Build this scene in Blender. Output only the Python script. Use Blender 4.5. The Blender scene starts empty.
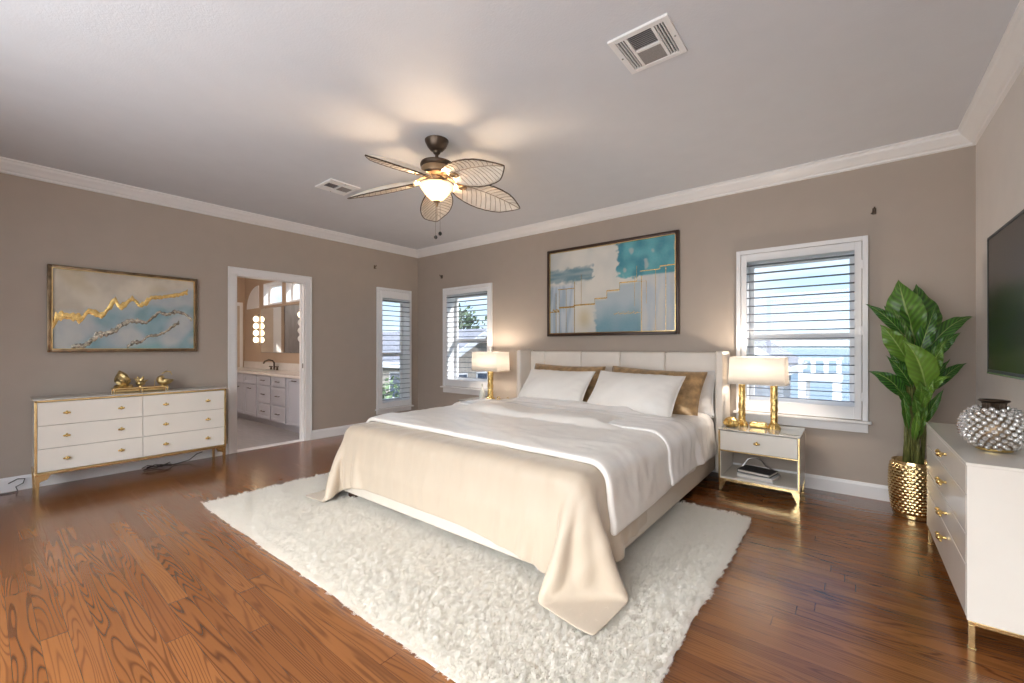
import bpy, bmesh, math, random
import numpy as np
from mathutils import Vector, Matrix, noise
from math import sin, cos, pi, radians as R
sc = bpy.context.scene
COL = sc.collection

# ---------------------------------------------------------------- camera
cam = bpy.data.cameras.new('camera'); co = bpy.data.objects.new('camera', cam); COL.objects.link(co)
co.location = (5.474, -4.422, 1.2); co.rotation_euler = (pi/2, 0, 0.6738)
cam.sensor_width = 36; cam.lens = 14.967; cam.shift_y = 0.0055; cam.clip_start = .02; cam.clip_end = 4000
sc.camera = co

# ---------------------------------------------------------------- node helpers
def nn(nt, t, **kw):
    n = nt.nodes.new(t)
    for k, v in kw.items():
        if k.startswith('i_'):
            key = k[2:]
            n.inputs[int(key) if key.isdigit() else key].default_value = v
        else: setattr(n, k, v)
    return n
def lk(nt, a, b): nt.links.new(a, b)
def mth(nt, op, a, b=None, c=None):
    n = nt.nodes.new('ShaderNodeMath'); n.operation = op
    for i, v in enumerate((a, b, c)):
        if v is None: continue
        if isinstance(v, (int, float)): n.inputs[i].default_value = v
        else: lk(nt, v, n.inputs[i])
    return n.outputs[0]
def ramp(nt, fac, stops):
    n = nt.nodes.new('ShaderNodeValToRGB'); e = n.color_ramp.elements
    while len(e) < len(stops): e.new(.5)
    for el, (p, c) in zip(e, stops):
        el.position = p; el.color = (*c, 1) if len(c) == 3 else c
    lk(nt, fac, n.inputs[0]); return n.outputs[0]
def mixc(nt, fac, a, b, blend='MIX'):
    n = nt.nodes.new('ShaderNodeMix'); n.data_type = 'RGBA'; n.blend_type = blend
    for i, v in ((0, fac), (6, a), (7, b)):
        if isinstance(v, (int, float)): n.inputs[i].default_value = v
        elif isinstance(v, tuple): n.inputs[i].default_value = (*v, 1) if len(v) == 3 else v
        else: lk(nt, v, n.inputs[i])
    return n.outputs[2]

# ---------------------------------------------------------------- world: hazy coastal sky, made brighter on the camera's side to light the room
W = bpy.data.worlds.new('sky'); sc.world = W; W.use_nodes = True
nt = W.node_tree; nt.nodes.clear()
tc = nn(nt, 'ShaderNodeTexCoord'); sp = nn(nt, 'ShaderNodeSeparateXYZ'); lk(nt, tc.outputs['Generated'], sp.inputs[0])
skyc = ramp(nt, mth(nt, 'MULTIPLY_ADD', sp.outputs[2], .5, .5),
            [(.0, (.36, .37, .36)), (.495, (.42, .47, .5)), (.503, (.62, .78, .92)), (.56, (.46, .66, .88)), (.75, (.30, .50, .85))])
cl = nn(nt, 'ShaderNodeTexNoise', i_Scale=2.6, i_Detail=5.0, i_Roughness=.55)
mp = nn(nt, 'ShaderNodeMapping'); mp.inputs['Scale'].default_value = (1, 1, 3.5); lk(nt, tc.outputs['Generated'], mp.inputs[0]); lk(nt, mp.outputs[0], cl.inputs['Vector'])
clm = nn(nt, 'ShaderNodeMapRange', i_1=.47, i_2=.66); lk(nt, cl.outputs[0], clm.inputs[0])
above = nn(nt, 'ShaderNodeMapRange', i_1=.0, i_2=.06); lk(nt, sp.outputs[2], above.inputs[0])
skyc = mixc(nt, mth(nt, 'MULTIPLY', mth(nt, 'MULTIPLY', clm.outputs[0], above.outputs[0]), .75), skyc, (1.0, 1.0, 1.0))
back = nn(nt, 'ShaderNodeMapRange', interpolation_type='SMOOTHSTEP', i_1=.15, i_2=.6)
lk(nt, mth(nt, 'MULTIPLY', sp.outputs[1], -1.0), back.inputs[0])
FRONT, LOW, HIGH = 1.2, 2.9, 12.0
bright = mixc(nt, back.outputs[0], skyc, (.94, .975, 1.0))
elev = nn(nt, 'ShaderNodeMapRange', interpolation_type='SMOOTHSTEP', i_1=.06, i_2=.5, i_3=LOW, i_4=HIGH)   # dimmer horizon band shaped into the sky to ease light on the bed foot
lk(nt, mth(nt, 'MAXIMUM', sp.outputs[2], mth(nt, 'MULTIPLY', sp.outputs[2], -.36)), elev.inputs[0])
stren = mth(nt, 'MULTIPLY_ADD', back.outputs[0], mth(nt, 'SUBTRACT', elev.outputs[0], FRONT), FRONT)
bg = nn(nt, 'ShaderNodeBackground'); lk(nt, bright, bg.inputs[0]); lk(nt, stren, bg.inputs[1])
wo = nn(nt, 'ShaderNodeOutputWorld'); lk(nt, bg.outputs[0], wo.inputs[0])

def portal(name, loc, rot, sx, sy):
    l = bpy.data.lights.new(name, 'AREA'); l.shape = 'RECTANGLE'; l.size = sx; l.size_y = sy; l.cycles.is_portal = True
    o = bpy.data.objects.new(name, l); COL.objects.link(o); o.location = loc; o.rotation_euler = rot
# daylight openings (portals only guide the sampling of the sky)
portal('window_portal', (5.1, .24, 1.35), (-pi/2, 0, 0), .8, 1.3)
portal('window_portal', (1.1, .24, 1.35), (-pi/2, 0, 0), .84, 1.3)
portal('window_portal', (-.24, -.43, 1.15), (0, -pi/2, 0), 1.6, .55)
portal('added_patio_portal', (4.08, -5.92, 1.22), (pi/2, 0, 0), 4.0, 2.35)

sun_data = bpy.data.lights.new('sun', 'SUN'); sun_data.energy = 4.5; sun_data.angle = R(1.5); sun_data.color = (1, .95, .88)
sun_ob = bpy.data.objects.new('sun', sun_data); COL.objects.link(sun_ob)
sun_ob.rotation_euler = Vector((.65, .45, .62)).to_track_quat('Z', 'Y').to_euler()     # sun added beyond the back wall to brighten the window reveals; the closed angle of the louvers keeps it off the floor
sc.view_settings.view_transform = 'Standard'; sc.view_settings.look = 'None'
sc.view_settings.exposure = 0.56; sc.view_settings.gamma = 1.0; sc.view_settings.use_curve_mapping = False
sc.cycles.max_bounces = 10; sc.cycles.diffuse_bounces = 6; sc.cycles.glossy_bounces = 4; sc.cycles.transparent_max_bounces = 16
sc.cycles.caustics_reflective = False; sc.cycles.caustics_refractive = False
sc.cycles.sample_clamp_indirect = 6.0

# ---------------------------------------------------------------- materials
def mat(name, col, rough=.5, metal=0., var=.06, nscale=6., bump=0., bscale=80., coat=0., sheen=0., spec=.5, stretch=None, trans=0., emit=None, estr=0.):
    m = bpy.data.materials.new(name); m.use_nodes = True; nt = m.node_tree
    b = nt.nodes['Principled BSDF']
    tc = nn(nt, 'ShaderNodeTexCoord')
    vec = tc.outputs['Object']
    if stretch:
        mp = nn(nt, 'ShaderNodeMapping'); mp.inputs['Scale'].default_value = stretch; lk(nt, vec, mp.inputs[0]); vec = mp.outputs[0]
    n = nn(nt, 'ShaderNodeTexNoise', i_Scale=nscale, i_Detail=4.0); lk(nt, vec, n.inputs['Vector'])
    lo = tuple(max(0, c*(1-var)) for c in col); hi = tuple(min(1, c*(1+var)) for c in col)
    lk(nt, ramp(nt, n.outputs[0], [(.3, lo), (.7, hi)]), b.inputs['Base Color'])
    b.inputs['Roughness'].default_value = rough; b.inputs['Metallic'].default_value = metal
    b.inputs['Coat Weight'].default_value = coat; b.inputs['Coat Roughness'].default_value = .06
    b.inputs['Sheen Weight'].default_value = sheen; b.inputs['Specular IOR Level'].default_value = spec
    b.inputs['Transmission Weight'].default_value = trans
    if emit: b.inputs['Emission Color'].default_value = (*emit, 1); b.inputs['Emission Strength'].default_value = estr
    if bump:
        n2 = nn(nt, 'ShaderNodeTexNoise', i_Scale=bscale, i_Detail=3.0); lk(nt, vec, n2.inputs['Vector'])
        bp = nn(nt, 'ShaderNodeBump', i_Strength=bump, i_Distance=.01); lk(nt, n2.outputs[0], bp.inputs['Height']); lk(nt, bp.outputs[0], b.inputs['Normal'])
    return m
M = {}
M['wall_lit'] = mat('lit_wall_paint', (.70, .655, .62), .55, bump=.05, bscale=160, var=.02)  # paint lightened to stand in for daylight on the right wall
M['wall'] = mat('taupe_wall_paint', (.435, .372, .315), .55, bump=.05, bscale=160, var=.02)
M['ceiling'] = mat('ceiling_paint', (.665, .68, .72), .75, bump=.12, bscale=110, var=.015)
M['trim'] = mat('white_trim_paint', (.83, .82, .82), .35, var=.015)
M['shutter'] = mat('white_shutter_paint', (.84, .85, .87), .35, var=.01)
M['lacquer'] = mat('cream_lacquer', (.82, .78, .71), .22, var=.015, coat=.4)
M['louver'] = mat('backlit_louver_paint', (.09, .10, .12), .45, var=.02)  # louvers coloured dark to look backlit against the sky
M['gold'] = mat('polished_gold', (.80, .60, .30), .22, 1., var=.12, nscale=14)
M['gold_rough'] = mat('hammered_gold', (.78, .56, .22), .26, 1., var=.25, nscale=60, bump=.5, bscale=70)
M['gold_old'] = mat('antique_gold', (.56, .42, .2), .3, 1., var=.45, nscale=45, bump=.5, bscale=60)
M['bronze'] = mat('dark_bronze', (.10, .07, .05), .35, .7, var=.2)
M['bronze_frame'] = mat('champagne_bronze', (.33, .23, .14), .3, .8, var=.25, nscale=9)
M['picture_bronze'] = mat('picture_frame_bronze', (.20, .14, .085), .24, .9, var=.45, nscale=14)
M['dark_frame'] = mat('dark_brown_frame', (.05, .025, .015), .35, .1, var=.3)
M['black'] = mat('black_plastic', (.012, .012, .013), .4, var=.2)
M['screen'] = mat('television_screen', (.014, .010, .009), .22, var=.1, spec=.3)
M['silver'] = mat('silver_metal', (.6, .6, .6), .25, 1., var=.05)
M['leather'] = mat('cream_upholstery', (.83, .765, .69), .45, var=.03, bump=.08, bscale=220)
M['rail'] = mat('dimmed_rail_upholstery', (.66, .595, .515), .45, var=.03, bump=.08, bscale=220)  # headboard upholstery darkened to offset the strong light on the rails
M['darkwood'] = mat('dark_bed_wood', (.045, .02, .014), .5, var=.3, stretch=(2, 30, 30))
M['sheet'] = mat('ivory_satin', (.86, .825, .775), .29, var=.02, sheen=.15, spec=.5, bump=.45, bscale=8, stretch=(1.6, 1, 1))
M['coverlet'] = mat('cream_coverlet', (.525, .435, .335), .5, var=.03, sheen=.25, bump=.3, bscale=9, stretch=(2.2, 1, .6))
M['white_satin'] = mat('white_satin', (.88, .86, .84), .27, var=.02, sheen=.15, bump=.5, bscale=9, stretch=(1.8, 1, 1))
M['pillow_white'] = mat('ivory_pillow_fabric', (.90, .87, .825), .36, var=.03, sheen=.2, bump=.25, bscale=22)
M['pillow_gold'] = mat('bronze_gold_satin', (.45, .29, .14), .34, .35, var=.4, nscale=16, sheen=.3, bump=.6, bscale=18)
M['rug_back'] = mat('ivory_rug_backing', (.90, .86, .80), .9, var=.06, nscale=12)
M['crystal'] = mat('clear_bead_glass', (.95, .93, .90), .06, .35, var=.02, trans=.7, spec=.9)
M['knob_crystal'] = mat('amber_knob', (.55, .4, .2), .15, .8, var=.3, nscale=40)
M['bulb'] = mat('frosted_globe', (1, .9, .75), .4, emit=(1, .80, .52), estr=2.6)
M['globe_off'] = mat('frosted_globe_unlit', (.8, .8, .8), .3)
M['mirrorglass'] = mat('mirror_glass', (.86, .87, .87), .02, 1., var=.005)
M['cabinet'] = mat('grey_painted_cabinet', (.50, .505, .56), .4, var=.02)
M['counter'] = mat('white_marble_counter', (.76, .72, .68), .25, var=.06, nscale=5)
M['bathwall'] = mat('peach_bathroom_paint', (.50, .37, .27), .6, var=.02)
M['cream_door'] = mat('cream_door_paint', (.62, .52, .42), .4)
M['tile'] = mat('grey_bathroom_tile', (.33, .31, .31), .35, var=.12, nscale=4, stretch=(1, 6, 1))
M['soil'] = mat('potting_soil', (.03, .02, .012), .95, var=.5, nscale=50, bump=1., bscale=90)
M['stem'] = mat('plant_stem', (.16, .17, .045), .5, var=.4, nscale=20)
M['page'] = mat('book_pages', (.72, .69, .63), .8, var=.1, nscale=60, stretch=(1, 1, 20))
M['book_black'] = mat('black_book_cover', (.025, .025, .03), .35, var=.2)
M['book_white'] = mat('pale_book_cover', (.62, .62, .64), .4, var=.15)
M['vent_dark'] = mat('vent_dark_slats', (.03, .032, .045), .6, var=.2)
M['vent_grey'] = mat('vent_grey_mesh', (.30, .28, .27), .6, var=.2, nscale=200)
M['blade'] = mat('carved_wicker_blade', (.82, .76, .67), .45, var=.12, nscale=12)
M['blade_vein'] = mat('blade_vein_wood', (.40, .31, .22), .5)
M['porcelain'] = mat('pale_ceramic', (.75, .78, .74), .15, var=.05)

def floor_mat():
    m = bpy.data.materials.new('oak_plank_floor'); m.use_nodes = True; nt = m.node_tree; b = nt.nodes['Principled BSDF']
    tc = nn(nt, 'ShaderNodeTexCoord'); s = nn(nt, 'ShaderNodeSeparateXYZ'); lk(nt, tc.outputs['Object'], s.inputs[0])
    x, y = s.outputs[0], s.outputs[1]
    pw = .079
    yr = mth(nt, 'DIVIDE', y, pw); row = mth(nt, 'FLOOR', yr)
    wn = nn(nt, 'ShaderNodeTexWhiteNoise', noise_dimensions='1D'); lk(nt, row, wn.inputs['W'])
    xr = mth(nt, 'ADD', mth(nt, 'DIVIDE', x, 1.45), mth(nt, 'MULTIPLY', wn.outputs[0], 7.3)); pl = mth(nt, 'FLOOR', xr)
    cb = nn(nt, 'ShaderNodeCombineXYZ'); lk(nt, row, cb.inputs[0]); lk(nt, pl, cb.inputs[1])
    w2 = nn(nt, 'ShaderNodeTexWhiteNoise', noise_dimensions='3D'); lk(nt, cb.outputs[0], w2.inputs['Vector'])
    r = w2.outputs['Value']; rc = nn(nt, 'ShaderNodeSeparateColor'); lk(nt, w2.outputs['Color'], rc.inputs[0])
    gx = mth(nt, 'MULTIPLY_ADD', r, 37.0, mth(nt, 'MULTIPLY', x, .62))
    gy = mth(nt, 'MULTIPLY_ADD', rc.outputs[1], 19.0, mth(nt, 'MULTIPLY', y, 9.5))
    gv = nn(nt, 'ShaderNodeCombineXYZ'); lk(nt, gx, gv.inputs[0]); lk(nt, gy, gv.inputs[1]); lk(nt, rc.outputs[0], gv.inputs[2])
    n1 = nn(nt, 'ShaderNodeTexNoise', i_Scale=1.0, i_Detail=1.5, i_Roughness=.45, i_Distortion=.25); lk(nt, gv.outputs[0], n1.inputs['Vector'])
    rings = mth(nt, 'PINGPONG', mth(nt, 'MULTIPLY', n1.outputs[0], 48.0), 1.0)
    line = nn(nt, 'ShaderNodeMapRange', interpolation_type='SMOOTHSTEP', i_1=.0, i_2=.55); lk(nt, rings, line.inputs[0])
    n2 = nn(nt, 'ShaderNodeTexNoise', i_Scale=1.0, i_Detail=3.0)
    fv = nn(nt, 'ShaderNodeCombineXYZ'); lk(nt, mth(nt, 'MULTIPLY', x, 7.0), fv.inputs[0]); lk(nt, mth(nt, 'MULTIPLY', y, 240.0), fv.inputs[1]); lk(nt, fv.outputs[0], n2.inputs['Vector'])
    base = ramp(nt, r, [(0., (.155, .054, .016)), (.45, (.22, .081, .024)), (.8, (.285, .112, .034)), (1., (.19, .066, .021))])
    n3 = nn(nt, 'ShaderNodeTexNoise', i_Scale=1.6, i_Detail=2.0); lk(nt, tc.outputs['Object'], n3.inputs['Vector'])
    base = mixc(nt, mth(nt, 'MULTIPLY', n3.outputs[0], .35), base, (.335, .13, .038))
    amt = mth(nt, 'MULTIPLY_ADD', rc.outputs[2], .5, .32)
    dark = mixc(nt, mth(nt, 'MULTIPLY', mth(nt, 'SUBTRACT', 1.0, line.outputs[0]), amt), base, (.055, .018, .008))
    dark = mixc(nt, mth(nt, 'MULTIPLY', n2.outputs[0], .28), dark, (.10, .032, .012))
    fy = mth(nt, 'ABSOLUTE', mth(nt, 'SUBTRACT', mth(nt, 'FRACT', yr), .5)); fx = mth(nt, 'ABSOLUTE', mth(nt, 'SUBTRACT', mth(nt, 'FRACT', xr), .5))
    gap = mth(nt, 'MAXIMUM', mth(nt, 'GREATER_THAN', fy, .488), mth(nt, 'GREATER_THAN', fx, .4985))
    colr = mixc(nt, mth(nt, 'MULTIPLY', gap, .6), dark, (.03, .01, .006))
    lk(nt, colr, b.inputs['Base Color'])
    lk(nt, mth(nt, 'MULTIPLY_ADD', n2.outputs[0], .12, .15), b.inputs['Roughness'])
    b.inputs['Specular IOR Level'].default_value = .5
    b.inputs['Coat Weight'].default_value = .28; b.inputs['Coat Roughness'].default_value = .13
    bp = nn(nt, 'ShaderNodeBump', i_Strength=.12, i_Distance=.003); lk(nt, mth(nt, 'SUBTRACT', line.outputs[0], gap), bp.inputs['Height']); lk(nt, bp.outputs[0], b.inputs['Normal'])
    return m
M['floor'] = floor_mat()

def glass_mat(name, tint=(1, 1, 1), refl=.06):
    m = bpy.data.materials.new(name); m.use_nodes = True; nt = m.node_tree; nt.nodes.clear()
    t = nn(nt, 'ShaderNodeBsdfTransparent'); t.inputs[0].default_value = (*tint, 1)
    g = nn(nt, 'ShaderNodeBsdfGlossy'); g.inputs['Roughness'].default_value = .02
    lw = nn(nt, 'ShaderNodeLayerWeight', i_Blend=.5); fr = mth(nt, 'MULTIPLY_ADD', mth(nt, 'POWER', lw.outputs['Facing'], 5.0), .5, .04)
    mx = nn(nt, 'ShaderNodeMixShader'); lk(nt, fr, mx.inputs[0]); lk(nt, t.outputs[0], mx.inputs[1]); lk(nt, g.outputs[0], mx.inputs[2])
    o = nn(nt, 'ShaderNodeOutputMaterial'); lk(nt, mx.outputs[0], o.inputs[0]); return m
M['pane'] = glass_mat('window_glass')
M['topglass'] = mat('mirrored_glass_top', (.62, .63, .60), .06, .55, var=.03)

def shade_mat(name, col, emit, estr):
    m = bpy.data.materials.new(name); m.use_nodes = True; nt = m.node_tree; nt.nodes.clear()
    d = nn(nt, 'ShaderNodeBsdfDiffuse'); d.inputs[0].default_value = (*col, 1)
    t = nn(nt, 'ShaderNodeBsdfTranslucent'); t.inputs[0].default_value = (*col, 1)
    w = nn(nt, 'ShaderNodeTexWave', i_Scale=60.0); tc = nn(nt, 'ShaderNodeTexCoord'); lk(nt, tc.outputs['Object'], w.inputs[0])
    mx = nn(nt, 'ShaderNodeMixShader', i_0=.5); lk(nt, d.outputs[0], mx.inputs[1]); lk(nt, t.outputs[0], mx.inputs[2])
    o = nn(nt, 'ShaderNodeOutputMaterial')
    if estr:
        e = nn(nt, 'ShaderNodeEmission', i_1=estr); e.inputs[0].default_value = (*emit, 1)
        ad = nn(nt, 'ShaderNodeAddShader'); lk(nt, mx.outputs[0], ad.inputs[0]); lk(nt, e.outputs[0], ad.inputs[1]); lk(nt, ad.outputs[0], o.inputs[0])
    else: lk(nt, mx.outputs[0], o.inputs[0])
    return m
M['shade'] = shade_mat('linen_lamp_shade', (.90, .87, .83), None, 0)
M['bowl'] = shade_mat('frosted_light_bowl', (.85, .74, .56), (1, .78, .46), .7)

def leaf_mat():
    m = bpy.data.materials.new('plant_leaf'); m.use_nodes = True; nt = m.node_tree; b = nt.nodes['Principled BSDF']
    at = nn(nt, 'ShaderNodeAttribute', attribute_name='leafuv'); s = nn(nt, 'ShaderNodeSeparateXYZ'); lk(nt, at.outputs['Vector'], s.inputs[0])
    t, u, k = s.outputs
    au = mth(nt, 'ABSOLUTE', u)
    v = mth(nt, 'PINGPONG', mth(nt, 'SUBTRACT', mth(nt, 'MULTIPLY', t, 11.0), mth(nt, 'MULTIPLY', au, 2.2)), .5)
    c = ramp(nt, v, [(0., (.010, .045, .010)), (.25, (.030, .12, .018)), (.5, (.075, .23, .025))])
    c = mixc(nt, mth(nt, 'MULTIPLY', k, .75), c, (.26, .44, .05))
    rib = mth(nt, 'LESS_THAN', au, .05)
    c = mixc(nt, mth(nt, 'MULTIPLY', rib, .7), c, (.40, .52, .16))
    lk(nt, c, b.inputs['Base Color']); b.inputs['Roughness'].default_value = .33
    bp = nn(nt, 'ShaderNodeBump', i_Strength=.4, i_Distance=.004); lk(nt, v, bp.inputs['Height']); lk(nt, bp.outputs[0], b.inputs['Normal'])
    return m
M['leaf'] = leaf_mat()

def attr_mat(name, rough, metal=0., nscale=40., amt=.12):
    m = bpy.data.materials.new(name); m.use_nodes = True; nt = m.node_tree; b = nt.nodes['Principled BSDF']
    at = nn(nt, 'ShaderNodeAttribute', attribute_name='paint')
    tc = nn(nt, 'ShaderNodeTexCoord'); n = nn(nt, 'ShaderNodeTexNoise', i_Scale=nscale, i_Detail=4.0); lk(nt, tc.outputs['Object'], n.inputs['Vector'])
    c = mixc(nt, mth(nt, 'MULTIPLY', n.outputs[0], amt), at.outputs['Color'], (.75, .75, .72)); lk(nt, c, b.inputs['Base Color'])
    b.inputs['Roughness'].default_value = rough
    bp = nn(nt, 'ShaderNodeBump', i_Strength=.25, i_Distance=.004); lk(nt, n.outputs[0], bp.inputs['Height']); lk(nt, bp.outputs[0], b.inputs['Normal'])
    return m
M['canvas'] = attr_mat('painted_canvas', .45)
# outdoors
M['o_white'] = mat('outdoor_white_paint', (.27, .29, .32), .6)
M['o_house'] = mat('neighbour_siding', (.10, .115, .14), .7, var=.1, nscale=3, stretch=(1, 1, 8))
M['o_beige'] = mat('neighbour_stucco', (.15, .14, .13), .7, var=.15)
M['o_roof'] = mat('grey_shingle_roof', (.085, .09, .11), .8, var=.3, nscale=12)
M['o_win'] = mat('neighbour_window_glass', (.02, .03, .05), .15)
M['o_leaf'] = mat('tree_foliage', (.035, .06, .03), .7, var=.6, nscale=3)
M['o_hedge'] = mat('hedge_foliage', (.06, .10, .045), .7, var=.6, nscale=5)
M['o_trunk'] = mat('tree_bark', (.06, .045, .035), .9)
M['o_ground'] = mat('lawn_ground', (.06, .075, .05), .9, var=.4, nscale=.8)
M['o_shore'] = mat('hazy_far_shore', (.12, .16, .19), .9)
M['o_sea'] = mat('bay_water', (.045, .075, .10), .35, var=.25, nscale=.05, bump=.2, bscale=.8)

# ---------------------------------------------------------------- mesh helpers
def T(v): return v if isinstance(v, Vector) else Vector(v)
def box(bm, x0, x1, y0, y1, z0, z1, bev=0., seg=2, rot=None):
    c = Vector(((x0+x1)/2, (y0+y1)/2, (z0+z1)/2)); s = (abs(x1-x0), abs(y1-y0), abs(z1-z0))
    r = bmesh.ops.create_cube(bm, size=1)
    vs = r['verts']
    for v in vs:
        p = Vector((v.co.x*s[0], v.co.y*s[1], v.co.z*s[2]))
        v.co = c + (rot @ p if rot else p)
    if bev > 0:
        es = list({e for v in vs for e in v.link_edges})
        bmesh.ops.bevel(bm, geom=es, offset=min(bev, min(s)*.45), segments=seg, profile=.5, affect='EDGES')
def tube(bm, pts, rad, n=10, cap=True, flat=None):
    pts = [T(p) for p in pts]; rads = rad if isinstance(rad, (list, tuple)) else [rad]*len(pts)
    rings = []; up = None
    for i, p in enumerate(pts):
        d = (pts[min(i+1, len(pts)-1)] - pts[max(i-1, 0)]).normalized()
        if up is None: up = Vector((0, 0, 1)) if abs(d.z) < .9 else Vector((1, 0, 0))
        a = d.cross(up); 
        if a.length < 1e-4: a = d.orthogonal()
        a.normalize(); b_ = a.cross(d).normalized(); up = b_
        rings.append([bm.verts.new(p + (a*cos(2*pi*k/n) + b_*sin(2*pi*k/n)*(flat or 1))*rads[i]) for k in range(n)])
    for r0, r1 in zip(rings, rings[1:]):
        for k in range(n): bm.faces.new((r0[k], r0[(k+1) % n], r1[(k+1) % n], r1[k]))
    if cap:
        bm.faces.new(rings[0][::-1]); bm.faces.new(rings[-1])
def lathe(bm, prof, c, n=32, fn=None, axis='z'):
    c = T(c); rings = []
    for j, (r, z) in enumerate(prof):
        ring = []
        for k in range(n):
            a = 2*pi*k/n; rr = r + (fn(a, j, r, z) if fn else 0)
            p = Vector((rr*cos(a), rr*sin(a), z))
            if axis == 'x': p = Vector((p.z, p.x, p.y))
            if axis == 'y': p = Vector((p.x, p.z, p.y))
            ring.append(bm.verts.new(c + p))
        rings.append(ring)
    for r0, r1 in zip(rings, rings[1:]):
        for k in range(n): bm.faces.new((r0[k], r0[(k+1) % n], r1[(k+1) % n], r1[k]))
    if prof[0][0] > 1e-5: bm.faces.new(rings[0][::-1])
    if prof[-1][0] > 1e-5: bm.faces.new(rings[-1])
    bmesh.ops.remove_doubles(bm, verts=[v for r in rings for v in r], dist=1e-6)
def ball(bm, c, r, sub=2, sc3=(1, 1, 1)):
    m = Matrix.Translation(T(c)) @ Matrix.Diagonal((*[r*s for s in sc3], 1))
    bmesh.ops.create_icosphere(bm, subdivisions=sub, radius=1, matrix=m)
def prism(bm, poly, axis, a0, a1):
    """poly: list of 2D points in the plane perpendicular to axis, extruded a0..a1"""
    def P(u, v, w):
        return (w, u, v) if axis == 'x' else (u, w, v) if axis == 'y' else (u, v, w)
    A = [bm.verts.new(P(u, v, a0)) for u, v in poly]; B = [bm.verts.new(P(u, v, a1)) for u, v in poly]
    n = len(poly)
    for i in range(n): bm.faces.new((A[i], A[(i+1) % n], B[(i+1) % n], B[i]))
    bm.faces.new(A[::-1]); bm.faces.new(B)
def gridmesh(bm, rows):
    vs = [[bm.verts.new(p) for p in r] for r in rows]
    for a, b_ in zip(vs, vs[1:]):
        for i in range(len(a)-1): bm.faces.new((a[i], a[i+1], b_[i+1], b_[i]))
    return vs
def NB(): return bmesh.new()
def origin(p):
    v = Vector((0, 0, 0))
    while p is not None: v += p.location; p = p.parent
    return v
def obj(name, bm, m, parent=None, smooth=False, fixn=True):
    me = bpy.data.meshes.new(name)
    if fixn: bmesh.ops.recalc_face_normals(bm, faces=bm.faces[:])
    o0 = origin(parent)
    if o0.length: bmesh.ops.translate(bm, verts=bm.verts[:], vec=-o0)
    bm.to_mesh(me); bm.free()
    if m is not None: me.materials.append(m)
    if smooth:
        me.polygons.foreach_set('use_smooth', [True]*len(me.polygons))
        if smooth != 'all': me.set_sharp_from_angle(angle=R(38))
    o = bpy.data.objects.new(name, me); COL.objects.link(o)
    if parent: o.parent = parent
    return o
def tag(o, label, cat, group=None):
    o['label'] = label; o['category'] = cat
    if group: o['group'] = group
    return o
def thing(name, label, cat, loc, group=None):
    o = bpy.data.objects.new(name, None); o.empty_display_size = .1; COL.objects.link(o); o.location = loc
    return tag(o, label, cat, group)
def struct(o): o['kind'] = 'structure'; return o
def simple(name, fn, m, parent=None, smooth=False):
    bm = NB(); fn(bm); return obj(name, bm, m, parent, smooth)
def dup(o, off, parent=None):
    c = o.copy(); COL.objects.link(c)
    if parent is None: c.location = o.location + Vector(off)
    else: c.parent = parent
    for ch in list(o.children): dup(ch, off, c)
    return c
def point(name, loc, w, col, r, parent=None):
    l = bpy.data.lights.new(name, 'POINT'); l.energy = w; l.color = col; l.shadow_soft_size = r
    o = bpy.data.objects.new(name, l); COL.objects.link(o); o.location = T(loc) - origin(parent)
    if parent: o.parent = parent
    return o

# ---------------------------------------------------------------- room shell
H = 2.74; RW = 6.162; YB = -5.75
struct(simple('floor', lambda b: box(b, -.02, RW+.1, YB-.1, .0, -.1, 0), M['floor']))
struct(simple('ceiling', lambda b: box(b, -.2, RW+.2, YB-.2, .2, H, H+.1), M['ceiling']))
def wall(name, axis, t0, t1, u0, u1, z0, z1, holes, m):
    us = sorted({u0, u1, *[h[0] for h in holes], *[h[1] for h in holes]}); zs = sorted({z0, z1, *[h[2] for h in holes], *[h[3] for h in holes]})
    bm = NB()
    for a, b_ in zip(us, us[1:]):
        # merge vertically where no hole
        run = None
        segs = []
        for c, d in zip(zs, zs[1:]):
            inside = any(h[0] <= a and b_ <= h[1] and h[2] <= c and d <= h[3] for h in holes)
            if not inside:
                if segs and abs(segs[-1][1]-c) < 1e-6: segs[-1][1] = d
                else: segs.append([c, d])
        for c, d in segs:
            if axis == 'x': box(bm, t0, t1, a, b_, c, d)
            else: box(bm, a, b_, t0, t1, c, d)
    return struct(obj(name, bm, m))
# openings: (u0,u1,z0,z1)
W1 = (4.70, 5.51, .69, 2.0); W2 = (.69, 1.54, .69, 2.0); W3 = (-.70, -.165, .345, 1.955)
DOOR = (-2.60, -1.815, 0., 2.03); ADDED_PATIO = (2.1, 6.05, .06, 2.42)
wall('wall_back', 'y', .0, .2, -.2, RW+.2, 0, H, [W1, W2], M['wall'])
wall('wall_left', 'x', -.2, .0, -1.2, .0, 0, H, [W3], M['wall'])
wall('wall_left_doorway', 'x', -.12, .0, YB, -1.2, 0, H, [DOOR], M['wall'])
wall('wall_right', 'x', RW, RW+.2, YB, .0, 0, H, [], M['wall_lit'])
wall('wall_front', 'y', YB-.2, YB, -.2, RW+.2, 0, H, [ADDED_PATIO], M['wall'])
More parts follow.
